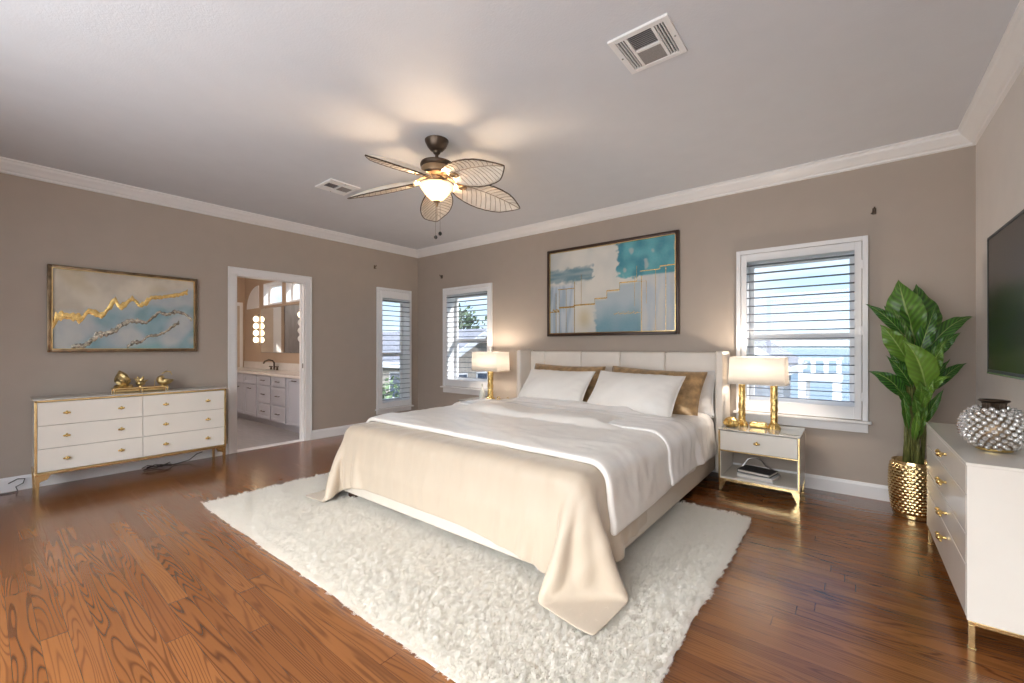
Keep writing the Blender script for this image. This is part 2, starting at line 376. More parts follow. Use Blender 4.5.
# crown moulding: stepped profile, wall face at u=0, going out into the room
CP = [(0, H), (.105, H), (.105, H-.012), (.092, H-.018), (.085, H-.035), (.06, H-.055), (.038, H-.078), (.022, H-.086), (.018, H-.098), (0, H-.104)]
struct(simple('trim_crown_back', lambda b: prism(b, [(-u, z) for u, z in CP], 'x', 0, RW), M['trim']))
struct(simple('trim_crown_left', lambda b: prism(b, CP, 'y', YB, 0), M['trim']))
struct(simple('trim_crown_right', lambda b: prism(b, [(RW-u, z) for u, z in CP], 'y', YB, 0), M['trim']))
BP = [(0, 0), (.016, 0), (.016, .095), (.011, .108), (.008, .118), (0, .118)]
struct(simple('baseboard_back', lambda b: prism(b, [(-u, z) for u, z in BP], 'x', 0, RW), M['trim']))
def bl(b):
    prism(b, BP, 'y', YB, -2.685); prism(b, BP, 'y', -1.735, 0)
struct(simple('baseboard_left', bl, M['trim']))
struct(simple('baseboard_right', lambda b: prism(b, [(RW-u, z) for u, z in BP], 'y', YB, 0), M['trim']))

# ---- doorway to the bathroom
door = struct(thing('door_1', 'white cased doorway opening to the bathroom', 'doorway', (0, -2.2, 0)))
def casing(b):
    box(b, .0, .016, -2.658, -2.60, 0, 2.03, .004); box(b, .0, .026, -2.68, -2.658, 0, 2.107, .004)
    box(b, .0, .016, -1.815, -1.757, 0, 2.03, .004); box(b, .0, .026, -1.757, -1.735, 0, 2.107, .004)
    box(b, .0, .016, -2.658, -1.757, 2.03, 2.085, .004); box(b, .0, .026, -2.658, -1.757, 2.085, 2.107, .004)
simple('casing', casing, M['trim'], door)
def jamb(b):
    box(b, -.12, .0, -2.60, -2.585, 0, 2.03); box(b, -.12, .0, -1.83, -1.815, 0, 2.03); box(b, -.12, .0, -2.585, -1.83, 2.015, 2.03)
    box(b, -.08, -.05, -2.585, -2.575, 0, 2.015); box(b, -.08, -.05, -1.84, -1.83, 0, 2.015)
simple('jamb', jamb, M['trim'], door)
simple('threshold', lambda b: box(b, -.12, .0, -2.6, -1.815, -.02, .006, .002), M['trim'], door)
simple('strike_plate', lambda b: box(b, -.04, -.015, -1.832, -1.829, .93, .99, .001), M['bronze'], door)

# ---- shuttered windows
def window(name, label, axis, u0, u1, z0, z1, W_, apron_z, sillz, seed):
    """axis 'y': on the back wall (u = x, room side is -y); axis 'x': on the left wall (u = y, room side is +x)"""
    def bx(b, ua, ub, d0, d1, za, zb, bev=0.):   # d: distance into the room (negative = into the wall)
        if axis == 'y': box(b, ua, ub, -d1, -d0, za, zb, bev)
        else: box(b, d0, d1, ua, ub, za, zb, bev)
    loc = ((u0+u1)/2, 0, z0) if axis == 'y' else (0, (u0+u1)/2, z0)
    root = struct(thing(name, label, 'window', loc))
    ou0, ou1, oz0, oz1 = W_
    def cas(b):
        c = .036
        bx(b, u0, u0+c, 0, .03, sillz, z1, .003); bx(b, u1-c, u1, 0, .03, sillz, z1, .003)
        bx(b, u0+c, u1-c, 0, .03, z1-c, z1, .003)
    simple('casing', cas, M['shutter'], root)
    simple('sill', lambda b: bx(b, u0-.02, u1+.02, 0, .065, sillz-.022, sillz, .006), M['trim'], root)
    simple('apron', lambda b: bx(b, u0, u1, 0, .022, apron_z, sillz-.022, .004), M['trim'], root)
    def rev(b):
        t = .012
        bx(b, ou0, ou0+t, -.2, 0, oz0, oz1); bx(b, ou1-t, ou1, -.2, 0, oz0, oz1)
        bx(b, ou0+t, ou1-t, -.2, 0, oz0, oz0+t); bx(b, ou0+t, ou1-t, -.2, 0, oz1-t, oz1)
    simple('jamb_liner', rev, M['shutter'], root)
    mid = oz0 + (oz1-oz0)*.46
    def sash(b):
        s = .04
        bx(b, ou0+.012, ou0+s+.012, -.19, -.15, oz0+.012, oz1-.012, .003); bx(b, ou1-s-.012, ou1-.012, -.19, -.15, oz0+.012, oz1-.012, .003)
        bx(b, ou0+s+.012, ou1-s-.012, -.19, -.15, oz0+.012, oz0+s+.012, .003); bx(b, ou0+s+.012, ou1-s-.012, -.19, -.15, oz1-s-.012, oz1-.012, .003)
        bx(b, ou0+s+.012, ou1-s-.012, -.19, -.14, mid-.03, mid+.03, .003)
    simple('sash', sash, M['shutter'], root)
    simple('pane', lambda b: bx(b, ou0+.03, ou1-.03, -.174, -.170, oz0+.03, oz1-.03), M['pane'], root)
    # hinged plantation shutter panel
    pu0, pu1, pz0, pz1 = u0+.04, u1-.04, sillz+.006, z1-.04
    lu0, lu1, lz0, lz1 = ou0+.02, ou1-.02, oz0+.03, oz1-.02
    def panel(b):
        bx(b, pu0, lu0, -.004, .026, pz0, pz1, .003); bx(b, lu1, pu1, -.004, .026, pz0, pz1, .003)
        bx(b, lu0, lu1, -.004, .026, pz0, lz0, .003); bx(b, lu0, lu1, -.004, .026, lz1, pz1, .003)
    p = simple('shutter_panel', panel, M['shutter'], root)
    n = int(round((lz1-lz0)/.0745)); st = (lz1-lz0)/n
    def louv(b):
        for i in range(n):
            z = lz0+st*(i+.5); tilt = R(3.0)
            w, th = .031, .0042
            poly = []
            for k in range(12):
                a = 2*pi*k/12; pu, pv = w*cos(a), th*sin(a)
                poly.append((pu*cos(tilt)-pv*sin(tilt), pu*sin(tilt)+pv*cos(tilt)))
            if axis == 'y': prism(b, [(-.011-u, z+v) for u, v in poly], 'x', lu0, lu1)
            else: prism(b, [(.011+u, z+v) for u, v in poly], 'y', lu0, lu1)
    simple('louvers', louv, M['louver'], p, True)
    hs = u1 if (axis == 'y' and u0 > 3) or axis == 'x' else u0
    for f in (.13, .5, .87):
        z = pz0+(pz1-pz0)*f
        simple('hinge', lambda b: bx(b, hs-.05 if hs == u1 else hs+.028, hs-.028 if hs == u1 else hs+.05, .026, .034, z-.035, z+.035, .002), M['shutter'], p)
    return root
window('window_1', 'white shuttered window on the back wall beside the tall plant', 'y', 4.633, 5.575, .516, 2.087, W1, .516, .612, 1)
window('window_2', 'white shuttered window on the back wall near the corner', 'y', .618, 1.60, .516, 2.087, W2, .516, .612, 2)
window('window_3', 'narrow tall white shuttered window on the left wall', 'x', -.772, -.148, .207, 2.087, W3, .207, .285, 3)
# ---- wide patio door added behind the camera to let daylight in
pd = struct(thing('added_patio_door', 'wide white patio door added behind the viewer to let daylight in', 'window', (4.08, YB, 0)))
def pf(b):
    x0, x1, z0, z1 = ADDED_PATIO
    for x in (x0, x0+1.975, x1): box(b, x-.035, x+.035, YB-.14, YB-.06, z0, z1, .004)
    [box(b, xa+.035, xa+w_-.035, YB-.14, YB-.06, za, za+.07, .004) for xa, w_ in ((x0, 1.975), (x0+1.975, 1.975)) for za in (z0, z1-.07)]
simple('frame', pf, M['trim'], pd)
simple('pane', lambda b: box(b, ADDED_PATIO[0], ADDED_PATIO[1], YB-.102, YB-.098, ADDED_PATIO[2], ADDED_PATIO[3]), M['pane'], pd)

# ---------------------------------------------------------------- cloth: a small position-based drape over the bed, solved on a grid
def rbox_push(P, lo, hi, r, th):
    """signed distance to a rounded box; returns push-out vectors"""
    c = (np.array(lo)+np.array(hi))/2; h = (np.array(hi)-np.array(lo))/2-r
    d = P-c; q = np.abs(d)-h; qm = np.maximum(q, 0); ln = np.sqrt((qm**2).sum(-1))
    inside = np.minimum(q.max(-1), 0); sd = ln+inside-r
    n = np.where(ln[..., None] > 1e-9, qm/np.maximum(ln, 1e-9)[..., None], 0)
    ax = q.argmax(-1); e = np.eye(3)[ax]
    n = np.where(ln[..., None] > 1e-9, n, e)*np.where(d < 0, -1.0, 1.0)
    return np.maximum(th-sd, 0)[..., None]*n
def solve_drape(x0, x1, y0, y1, z, step, th, pin=None, steps=520, iters=4, dt=.006, slide=.9, skew=None, loose=1.02, seed=0, shear=.12, bend=.05):
    nx = int(round((x1-x0)/step))+1; ny = int(round((y1-y0)/step))+1
    X, Y = np.meshgrid(np.linspace(x0, x1, nx), np.linspace(y0, y1, ny))
    if skew is not None: Y = Y+skew(X, (Y-y0)/(y1-y0))
    rng = np.random.RandomState(seed)
    Z = np.full_like(X, z)
    for k in range(6):
        a, b_, p = rng.uniform(-9, 9), rng.uniform(-9, 9), rng.uniform(0, 6.28); Z += .004*np.sin(a*X+b_*Y+p)
    P = np.stack([X, Y, Z], -1); V = np.zeros_like(P)
    R0 = np.stack([X, Y, np.zeros_like(X)], -1)
    free_weight = np.ones((ny, nx, 1))
    if pin is not None: free_weight[pin(X, Y)] = 0.0
    cons = []
    def addc(row_step, col_step, k):
        idx = np.arange(nx*ny).reshape(ny, nx)
        if col_step >= 0: a = idx[:ny-row_step, :nx-col_step].ravel(); b_ = idx[row_step:, col_step:].ravel()
        else: a = idx[:ny-row_step, -col_step:].ravel(); b_ = idx[row_step:, :nx+col_step].ravel()
        row_index, col_index = np.divmod(a, nx)
        g = (col_index//max(1, abs(col_step))) % 2 if abs(col_step) > 0 else (row_index//row_step) % 2
        for parity_side in (0, 1):
            m = g == parity_side
            if m.any():
                L = np.linalg.norm(R0.reshape(-1, 3)[a[m]]-R0.reshape(-1, 3)[b_[m]], axis=1)*loose
                cons.append((a[m], b_[m], L, k))
    addc(0, 1, 1.0); addc(1, 0, 1.0); addc(1, 1, shear); addc(1, -1, shear); addc(0, 2, bend); addc(2, 0, bend)
    if callable(th): th = th(X, Y)
    wf = free_weight.reshape(-1, 1)
    for s in range(steps):
        Pp = P.copy(); V[..., 2] -= 9.8*dt; V *= .992 if s < steps*.8 else .95
        P = P+V*dt*free_weight
        F = P.reshape(-1, 3)
        for it in range(iters):
            for a, b_, L, k in cons:
                d = F[b_]-F[a]; l = np.sqrt((d*d).sum(1)); w = wf[a]+wf[b_]
                c = (d*((l-L)/np.maximum(l, 1e-9)*k)[:, None])/np.maximum(w, 1e-9)
                F[a] += c*wf[a]; F[b_] -= c*wf[b_]
        P = F.reshape(ny, nx, 3)
        hit = np.zeros((ny, nx), bool)
        for lo, hi, r in (((2.345, -2.635, .1), (4.485, -.1, .575), .07), ((2.32, -2.67, .09), (4.51, -.05, .345), .02)):
            pv = rbox_push(P, lo, hi, r, th)*free_weight; hit |= (pv**2).sum(-1) > 0; P = P+pv
        fl = np.maximum(0.040+th-P[..., 2], 0); hit |= fl > 0; P[..., 2] += fl
        moved_by = P-Pp; fr = np.where((fl > 0)[..., None], slide, np.where(hit[..., None], .6, 1.0)); fr2_ = moved_by.copy(); fr2_[..., :2] *= fr[..., :1]; P = Pp+fr2_
        V = (P-Pp)/dt
        sp_ = np.sqrt((V*V).sum(-1, keepdims=True)); V = V*np.minimum(1, 2.5/np.maximum(sp_, 1e-6))
    return P
def ridge(u, v, o):
    return max(0.0, 1-abs(noise.noise((u, v, o)))*2.2)**4
def drape(name, P, m, thick, label, cat, freq=(1.3, 5.0), amp=.012, seed=0):
    ny, nx = P.shape[:2]      # soft wrinkles raised along the cloth's normal
    gu = np.gradient(P, axis=1); gv = np.gradient(P, axis=0); nrm = np.cross(gu, gv); nrm /= np.linalg.norm(nrm, axis=-1, keepdims=True)+1e-9
    for j in range(ny):
        for i in range(nx):
            u, v = i*.03, j*.03; w = .25*noise.noise((u*1.7, v*1.7, seed+5))
            h = amp*ridge(u*freq[0]+w*2, v*freq[1]+w*3, seed)+amp*.5*ridge(u*freq[0]*2.3+w, v*freq[1]*2.1, seed+9)
            P[j, i] += nrm[j, i]*h*min(1.0, min(i, nx-1-i, j, ny-1-j)*.25+.15)
    bm = NB(); gridmesh(bm, [[Vector(p) for p in row] for row in P])
    o = obj(name, bm, m, None, 'all', fixn=False)
    if sum(p.normal.z for p in o.data.polygons) < 0: o.data.flip_normals()
    s = o.modifiers.new('solid', 'SOLIDIFY'); s.thickness = thick; s.offset = 1.0; s.use_rim = True
    q = o.modifiers.new('sub', 'SUBSURF'); q.levels = 1; q.render_levels = 2
    return tag(o, label, cat)

# ---------------------------------------------------------------- bed
bed = thing('bed', 'cream upholstered king bed with tall winged channel headboard', 'bed', (3.42, -1.4, .012))
def hb(b):
    xs = [2.33, 2.545, 3.05, 3.525, 4.005, 4.50]
    box(b, 2.31, 4.53, -.075, -.03, .08, 1.14, .01)
    for a, c in zip(xs, xs[1:]): box(b, a, c, -.125, -.06, .15, 1.15, .022, 4)
simple('headboard', hb, M['leather'], bed, True)
def wing(b, x0, x1, inner):
    box(b, x0, x1, -.31, -.03, .08, 1.165, .018, 4)
    for z in (0,):
        ex = x1 if inner > 0 else x0
        tube(b, [(x0+.012, -.312, .1), (x0+.012, -.312, 1.155)], .006, 8); tube(b, [(x1-.012, -.312, .1), (x1-.012, -.312, 1.155)], .006, 8)
simple('headboard_wing', lambda b: wing(b, 2.262, 2.325, 1), M['leather'], bed, True)
simple('headboard_wing', lambda b: wing(b, 4.515, 4.585, -1), M['leather'], bed, True)
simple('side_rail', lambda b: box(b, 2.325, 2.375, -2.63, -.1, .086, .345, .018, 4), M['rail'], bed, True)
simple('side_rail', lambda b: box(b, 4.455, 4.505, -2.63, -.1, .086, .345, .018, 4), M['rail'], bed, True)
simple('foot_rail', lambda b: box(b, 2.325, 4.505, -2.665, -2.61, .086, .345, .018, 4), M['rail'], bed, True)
simple('slat_platform', lambda b: box(b, 2.37, 4.46, -2.62, -.12, .11, .17), M['darkwood'], bed)
for x in (2.42, 4.41):
    for y in (-2.58, -.3):
        simple('leg', lambda b: box(b, x-.035, x+.035, y-.035, y+.035, .013, .11, .006), M['darkwood'], bed)
simple('underbed_shade_board', lambda b: (box(b, 2.56, 4.27, -2.46, -2.42, .014, .112), box(b, 3.38, 3.46, -2.42, -.4, .014, .112)), M['darkwood'], bed)  # dark boards added to deepen the shade under the bed
mt = simple('mattress', lambda b: box(b, 2.38, 4.45, -2.605, -.13, .172, .572, .06, 5), M['sheet'], None, True)
tag(mt, 'ivory sheeted mattress showing bare beside the pillows near the headboard', 'mattress')
coverlet_points = solve_drape(1.96, 4.88, -3.005, -1.95, .60, .03, .006, skew=lambda X, t: -(1-t)*(.11*np.clip((X-3.7)/1.1, 0, 1)+.05*np.clip((2.6-X)/.6, 0, 1)), pin=lambda X, Y: (Y > -2.2) & (X > 2.5) & (X < 4.35), seed=1, loose=1.0)
drape('coverlet', coverlet_points, M['coverlet'], .008, 'cream coverlet hanging over the foot of the bed with corners trailing on the rug', 'coverlet', (4.5, .9), .009, 3)
blanket_points = solve_drape(2.09, 4.745, -2.42, -1.08, .64, .03, .017, pin=lambda X, Y: (abs(X-3.4) < .6) & (abs(Y+1.5) < .15), seed=2, loose=1.012, skew=lambda X, t: (1-t)*(-.04*(X-2.3)/2))
drape('blanket', blanket_points, M['sheet'], .036, 'ivory satin blanket folded thick across the middle of the bed', 'blanket', (1.2, 4.5), .013, 5)
sheet_points = solve_drape(2.08, 4.755, -1.50, -.34, .66, .03, lambda X, Y: .012+.044*np.clip((-.98-Y)/.06, 0, 1), pin=lambda X, Y: (abs(X-3.4) < .6) & (abs(Y+.9) < .1), seed=3, loose=1.012, skew=lambda X, t: (1-t)*(-.10*(X-3.0)))
drape('top_sheet', sheet_points, M['white_satin'], .022, 'shiny white satin top sheet turned back just below the pillows', 'sheet', (1.2, 5.5), .012, 8)

def pillow(name, c, w, h, t, lean, yaw, roll, m, label, cat, group=None, seed=0, flange=0.):
    """w along x, h up, t thick; lean back by angle"""
    rnd = random.Random(seed); ph = [rnd.uniform(0, 6.28) for _ in range(8)]
    nx, ny = 44, 30
    mx = Matrix.Translation(T(c)) @ Matrix.Rotation(yaw, 4, 'Z') @ Matrix.Rotation(-lean, 4, 'X') @ Matrix.Rotation(roll, 4, 'Y')
    bm = NB(); sides = []
    for sgn in (1, -1):
        rows = []
        for j in range(ny+1):
            v = -1+2*j/ny; row = []
            for i in range(nx+1):
                u = -1+2*i/nx
                e = (max(0, 1-abs(u)**2.6))**.55*(max(0, 1-abs(v)**2.4))**.55
                pin = 1-.05*(1-abs(v)**2)*abs(u)**3    # sides drawn in between the corners
                pin2 = 1-.07*(1-abs(u)**2)*abs(v)**3
                x = u*w/2*pin; z = v*h/2*pin2
                edge = max(abs(u), abs(v))
                wr = (.003*sin(6*u+3*v+ph[0])+.003*sin(5*v-4*u+ph[1])+.0025*sin(16*u-9*v+ph[2])*abs(u))
                radial = .007*sin((22*v+3*u) if abs(u) > abs(v) else (26*u+3*v+ph[3]))*max(0, edge-.6)*2.2
                y = sgn*(t/2*e*(1+.15*sin(2.1*u+ph[4])+.1*sin(3*v+ph[5]))+(wr+radial)*e*1.2)
                z -= .012*(1-v)*e*0
                row.append(bm.verts.new(mx @ Vector((x, -y, z))))
            rows.append(row)
        for a, b_ in zip(rows, rows[1:]):
            for i in range(nx): bm.faces.new((a[i], a[i+1], b_[i+1], b_[i]))
        sides.append(rows)
    # flange / piping rim
    bmesh.ops.remove_doubles(bm, verts=bm.verts[:], dist=.0008)
    o = obj(name, bm, m, None, 'all')
    ring = [mx @ Vector((u*w/2*(1-.05*(1-abs(v)**2)*abs(u)**3), 0, v*h/2*(1-.07*(1-abs(u)**2)*abs(v)**3))) for u, v in
            [(-1+2*i/24, -1) for i in range(24)]+[(1, -1+2*i/18) for i in range(18)]+[(1-2*i/24, 1) for i in range(24)]+[(-1, 1-2*i/18) for i in range(18)]]
    bm = NB(); tube(bm, ring+[ring[0]], .0055, 6); obj('piping', bm, m, o, 'all')
    return tag(o, label, cat, group)
pillow('pillow', (2.86, -.27, .77), .84, .46, .17, R(22), 0, 0, M['white_satin'], 'white sleeping pillow mostly hidden behind the left bronze pillow', 'pillow', 'bed pillows', 3)
pillow('pillow', (4.06, -.27, .765), .90, .44, .17, R(22), 0, R(-2), M['white_satin'], 'white sleeping pillow whose end pokes out right of the right bronze pillow', 'pillow', 'bed pillows', 4)
pillow('pillow', (3.01, -.44, .795), .88, .47, .17, R(30), R(2), R(1), M['pillow_gold'], 'bronze satin pillow standing behind the left ivory pillow', 'pillow', 'bed pillows', 5)
pillow('pillow', (3.99, -.46, .785), .93, .47, .18, R(30), R(-2), R(2), M['pillow_gold'], 'bronze satin pillow standing behind the right ivory pillow', 'pillow', 'bed pillows', 6)
pillow('pillow', (3.07, -.72, .785), .78, .46, .18, R(43), R(1), R(0), M['pillow_white'], 'ivory pillow leaning in front, the left one of the front pair', 'pillow', 'bed pillows', 7)
pillow('pillow', (3.93, -.76, .78), .82, .48, .19, R(43), R(-1), R(2), M['pillow_white'], 'ivory pillow leaning in front, the right one of the front pair', 'pillow', 'bed pillows', 8)

# ---------------------------------------------------------------- rug
def rug():
    bm = NB(); rnd = random.Random(2)
    x0, x1, y0, y1 = 1.665, 4.93, -3.36, -1.10
    nx, ny = 110, 76; rows = []
    for j in range(ny+1):
        row = []
        for i in range(nx+1):
            u, v = i/nx, j/ny
            x = x0+(x1-x0)*u; y = y0+(y1-y0)*v
            ex = .012*noise.noise((x*3, y*3, 1)); 
            if i in (0, nx): x += ex
            if j in (0, ny): y += ex
            e = min(min(u, 1-u)*(x1-x0), min(v, 1-v)*(y1-y0))
            z = .003+.008*min(1, e/.05)**.5+.003*noise.noise((x*9, y*9, 0))*min(1, e/.05)
            row.append(Vector((x, y, max(.003, z))))
        rows.append(row)
    gridmesh(bm, rows)
    o = obj('rug', bm, M['rug_back'], None, 'all', fixn=False)
    if o.data.polygons[0].normal.z < 0: o.data.flip_normals()
    m = bpy.data.materials.new('rug_pile'); m.use_nodes = True; nt = m.node_tree; b = nt.nodes['Principled BSDF']
    hi = nn(nt, 'ShaderNodeHairInfo'); c = ramp(nt, hi.outputs['Random'], [(0, (.90, .865, .80)), (1, (.96, .94, .90))])
    lk(nt, c, b.inputs['Base Color']); b.inputs['Roughness'].default_value = .8
    tr = nn(nt, 'ShaderNodeBsdfTranslucent'); lk(nt, c, tr.inputs[0]); mx = nn(nt, 'ShaderNodeMixShader', i_0=.35)
    lk(nt, b.outputs[0], mx.inputs[1]); lk(nt, tr.outputs[0], mx.inputs[2]); lk(nt, mx.outputs[0], nt.nodes['Material Output'].inputs[0])
    o.data.materials.append(m)
    mod = o.modifiers.new('pile', 'PARTICLE_SYSTEM'); s = mod.particle_system.settings; s.name = 'pile'
    s.type = 'HAIR'; s.count = 34000; s.hair_length = .0115; s.hair_step = 3; s.emit_from = 'FACE'; s.use_emit_random = True
    s.normal_factor = .008; s.brownian_factor = .004; s.factor_random = .003; s.tangent_factor = .002; s.object_align_factor = (.002, -.003, .0)
    s.child_type = 'INTERPOLATED'; s.child_percent = 1; s.rendered_child_count = 22; s.child_length = 1.0
    s.clump_factor = .08; s.clump_shape = 0; s.roughness_1 = .004; s.roughness_1_size = .03; s.roughness_2 = .01; s.roughness_2_size = .05; s.roughness_endpoint = .004
    s.root_radius = 1.0; s.tip_radius = .35; s.radius_scale = .001; s.material = 2; s.use_strand_primitive = True if hasattr(s, 'use_strand_primitive') else None
    s.render_step = 3; s.display_step = 2
    return tag(o, 'shaggy ivory rug lying on the wood floor under the bed', 'rug')
rug()

# ---------------------------------------------------------------- left dresser (along the left wall)
KN = 0
def knob(parent, c, axis, s=1.0):
    c = T(c)
    def f(b):
        d = Vector((1, 0, 0)) if axis == 'x' else Vector((-1, 0, 0)) if axis == '-x' else Vector((0, -1, 0))
        tube(b, [c, c+d*.012*s], [.007*s, .005*s], 8)
        lat = Vector((0, 1, 0)) if axis != '-y' else Vector((1, 0, 0))
        ball(b, c+d*.018*s, .011*s, 2, (1.0, 1.0, 1.0))
        ball(b, c+d*.018*s+lat*.013*s, .008*s, 1); ball(b, c+d*.018*s-lat*.013*s, .008*s, 1); ball(b, c+d*.02*s+Vector((0, 0, .01*s)), .007*s, 1)
    return simple('knob', f, M['gold_rough'], parent, True)
dr = thing('dresser', 'wide cream six-drawer dresser with gold trim below the blue marbled painting', 'dresser', (.16, -3.46, 0))
DX, DY0, DY1, DZ0, DZ1 = .38, -4.145, -2.815, .185, .768
simple('body', lambda b: box(b, .02, DX-.022, DY0+.006, DY1-.006, DZ0, DZ1, .003), M['lacquer'], dr)
simple('glass_top', lambda b: box(b, .018, DX+.004, DY0-.004, DY1+.004, DZ1, DZ1+.012, .003), M['topglass'], dr)
def trim(b):
    w = .014
    box(b, DX-.022, DX+.002, DY0, DY0+w, DZ0, DZ1, .002); box(b, DX-.022, DX+.002, DY1-w, DY1, DZ0, DZ1, .002)
    box(b, DX-.022, DX+.002, DY0, DY1, DZ1-w, DZ1, .002)
    box(b, .02, DX+.002, DY0, DY0+.006, DZ1-w, DZ1, .001); box(b, .02, DX+.002, DY1-.006, DY1, DZ1-w, DZ1, .001)
simple('gold_trim', trim, M['gold'], dr)
simple('base_rail', lambda b: (box(b, DX-.03, DX+.004, DY0, DY1, DZ0-.022, DZ0, .004), box(b, .03, .055, DY0, DY1, DZ0-.022, DZ0, .004),
       box(b, .03, DX, DY0, DY0+.025, DZ0-.022, DZ0, .004), box(b, .03, DX, DY1-.025, DY1, DZ0-.022, DZ0, .004)), M['gold'], dr)
ymid = (DY0+DY1)/2
for j in range(3):
    h = (DZ1-.016-DZ0-.004)/3; z0 = DZ0+.004+j*h
    for (a, c) in ((DY0+.016, ymid-.002), (ymid+.002, DY1-.016)):
        d = simple('drawer', lambda b: box(b, DX-.04, DX-.001, a, c, z0+.002, z0+h-.003, .002), M['lacquer'], dr)
        for f in (.25, .77): knob(d, (DX-.001, a+(c-a)*f, z0+h*.5), 'x', 1.15)
for y in (DY0+.015, DY1-.015):
    for x in (DX-.013, .045):
        def leg(b):
            s = 1 if y < -3.4 else -1
            prism(b, [(y-.014, DZ0-.02), (y+.014, DZ0-.02), (y+.008, 0.), (y-.008, 0.)], 'x', x-.012, x+.012)
            if x > .2: prism(b, [(y, DZ0-.022), (y+s*.075, DZ0-.022), (y+s*.055, DZ0-.06), (y+s*.02, DZ0-.07), (y, DZ0-.09)], 'x', x-.006, x+.006)
        simple('leg', leg, M['gold'], dr)

# shell sculpture on the dresser
sh = thing('shell_sculpture', 'gold seashell sculpture on a low gold base standing on the wide dresser', 'sculpture', (.17, -3.45, DZ1+.0125))
bz = DZ1+.0125
def sbase(b):
    box(b, .11, .23, -3.66, -3.26, bz+.03, bz+.042, .003)
    for y in (-3.655, -3.46, -3.27): 
        for x in (.115, .215): box(b, x, x+.01, y, y+.01, bz, bz+.03, .001)
    for y0, y1 in ((-3.64, -3.47), (-3.45, -3.28)): box(b, .13, .21, y0, y1, bz, bz+.028, .006)
simple('base', sbase, M['gold'], sh)
def conch(b):
    prof = []
    for i in range(15):
        t = i/14; prof.append((max(.001, .062*sin(pi*min(1, t*1.02))**.75*(1-.45*t)), -.02+t*.165))
    m0 = len(b.verts)
    lathe(b, prof, (0, 0, 0), 28, lambda a, j, r, z: .012*sin(a*5+z*60)*r/.06)
    rot = Matrix.Rotation(R(14), 4, 'X')
    for v in b.verts: v.co = (rot @ v.co) + Vector((.17, -3.575, bz+.065))
simple('conch_shell', conch, M['gold_old'], sh, True)
def mound(b):
    ball(b, (.17, -3.59, bz+.052), .05, 2, (.8, 1.2, .35)); ball(b, (.17, -3.63, bz+.05), .02, 2); ball(b, (.185, -3.535, bz+.05), .022, 2)
simple('rock', mound, M['gold_old'], sh, True)
def lily(b):
    ball(b, (.17, -3.46, bz+.075), .032, 2, (1, 1.2, .8))
    for k, (dy, dz, ln) in enumerate(((-.052, .06, .1), (-.02, .07, .1), (.02, .072, .1), (.062, .035, .1), (-.035, .03, .08))):
        p0 = Vector((.17, -3.46, bz+.07)); p1 = p0+Vector((.01*(-1)**k, dy, dz))
        tube(b, [p0, p0.lerp(p1, .5)+Vector((0, 0, .004)), p1], [.014, .018, .003], 8, flat=.5)
    tube(b, [(.17, -3.46, bz+.042), (.17, -3.46, bz+.06)], .014, 8)
simple('fluted_shell', lily, M['gold_old'], sh, True)
def nautilus(b):
    c = Vector((.17, -3.29, bz+.112))
    n0 = 40; m0 = 14; rows = []
    for i in range(n0+1):
        t = i/n0; a = .5+t*5.6; rad = .005+.036*t; tr = .008+.038*t
        ctr = c+Vector((0, rad*cos(a), rad*sin(a)*.9)); out = Vector((0, cos(a), sin(a)))
        k = 1+.09*abs(sin(i*1.1))
        rows.append([ctr+(out*cos(2*pi*j/m0)+Vector((1, 0, 0))*sin(2*pi*j/m0))*tr*k for j in range(m0+1)])
    gridmesh(b, rows)
    tube(b, [(.17, -3.355, bz+.042), (.17, -3.352, bz+.1)], .0025, 6); tube(b, [(.17, -3.29, bz+.042), (.17, -3.29, bz+.06)], .02, 10)
    tube(b, [c+Vector((0, -.01, .045)), c+Vector((0, .025, .068)), c+Vector((0, .058, .062)), c+Vector((0, .072, .03))], [.005, .008, .007, .002], 8)
simple('nautilus_shell', nautilus, M['gold_old'], sh, True)

# ---------------------------------------------------------------- chest of drawers on the right
ch = thing('chest_of_drawers', 'cream four-drawer chest with gold legs below the television', 'chest of drawers', (6.0, -1.38, 0))
CX, CY0, CY1, CZ0, CZ1 = 5.832, -1.967, -.80, .113, .728
simple('body', lambda b: (box(b, CX+.022, 6.14, CY0+.016, CY1-.016, CZ0, CZ1), box(b, CX, 6.14, CY0, CY0+.016, CZ0, CZ1, .002), box(b, CX, 6.14, CY1-.016, CY1, CZ0, CZ1, .002)), M['lacquer'], ch)
simple('glass_top', lambda b: box(b, CX-.004, 6.142, CY0-.004, CY1+.004, CZ1, CZ1+.013, .003), M['lacquer_gloss'] if 'lacquer_gloss' in M else M['lacquer'], ch)
zs = [.118, .327, .449, .607, .726]
ky = [-1.64, -1.455, -1.55, -1.457]; kz = [.317-.03, .403, .54, .672]
ky = [-1.50]*4
for i in range(4):
    d = simple('drawer', lambda b: box(b, CX-.001, CX+.0215, CY0+.018, CY1-.018, zs[i]+.002, zs[i+1]-.002, .003), M['lacquer'], ch)
    zc = [.275, .395, .545, .68][i]
    def hk(b):
        y = -1.50
        tube(b, [(CX, y, zc), (CX-.02, y, zc)], .007, 8)
        for k, (dy, dz, r) in enumerate(((0, 0, .016), (-.022, .006, .012), (.022, -.004, .013), (.038, .006, .009), (-.036, -.004, .008), (.008, .014, .009))): ball(b, (CX-.026-(k % 2)*.004, y+dy, zc+dz), r, 2, (.8, 1.1, .9))
    simple('knob', hk, M['gold_rough'], d, True)
simple('base_rail', lambda b: (box(b, CX+.004, CX+.024, CY0, CY1, CZ0-.016, CZ0, .002), box(b, 6.12, 6.14, CY0, CY1, CZ0-.016, CZ0, .002),
       box(b, CX+.024, 6.12, CY0, CY0+.02, CZ0-.016, CZ0, .002), box(b, CX+.024, 6.12, CY1-.02, CY1, CZ0-.016, CZ0, .002)), M['gold'], ch)
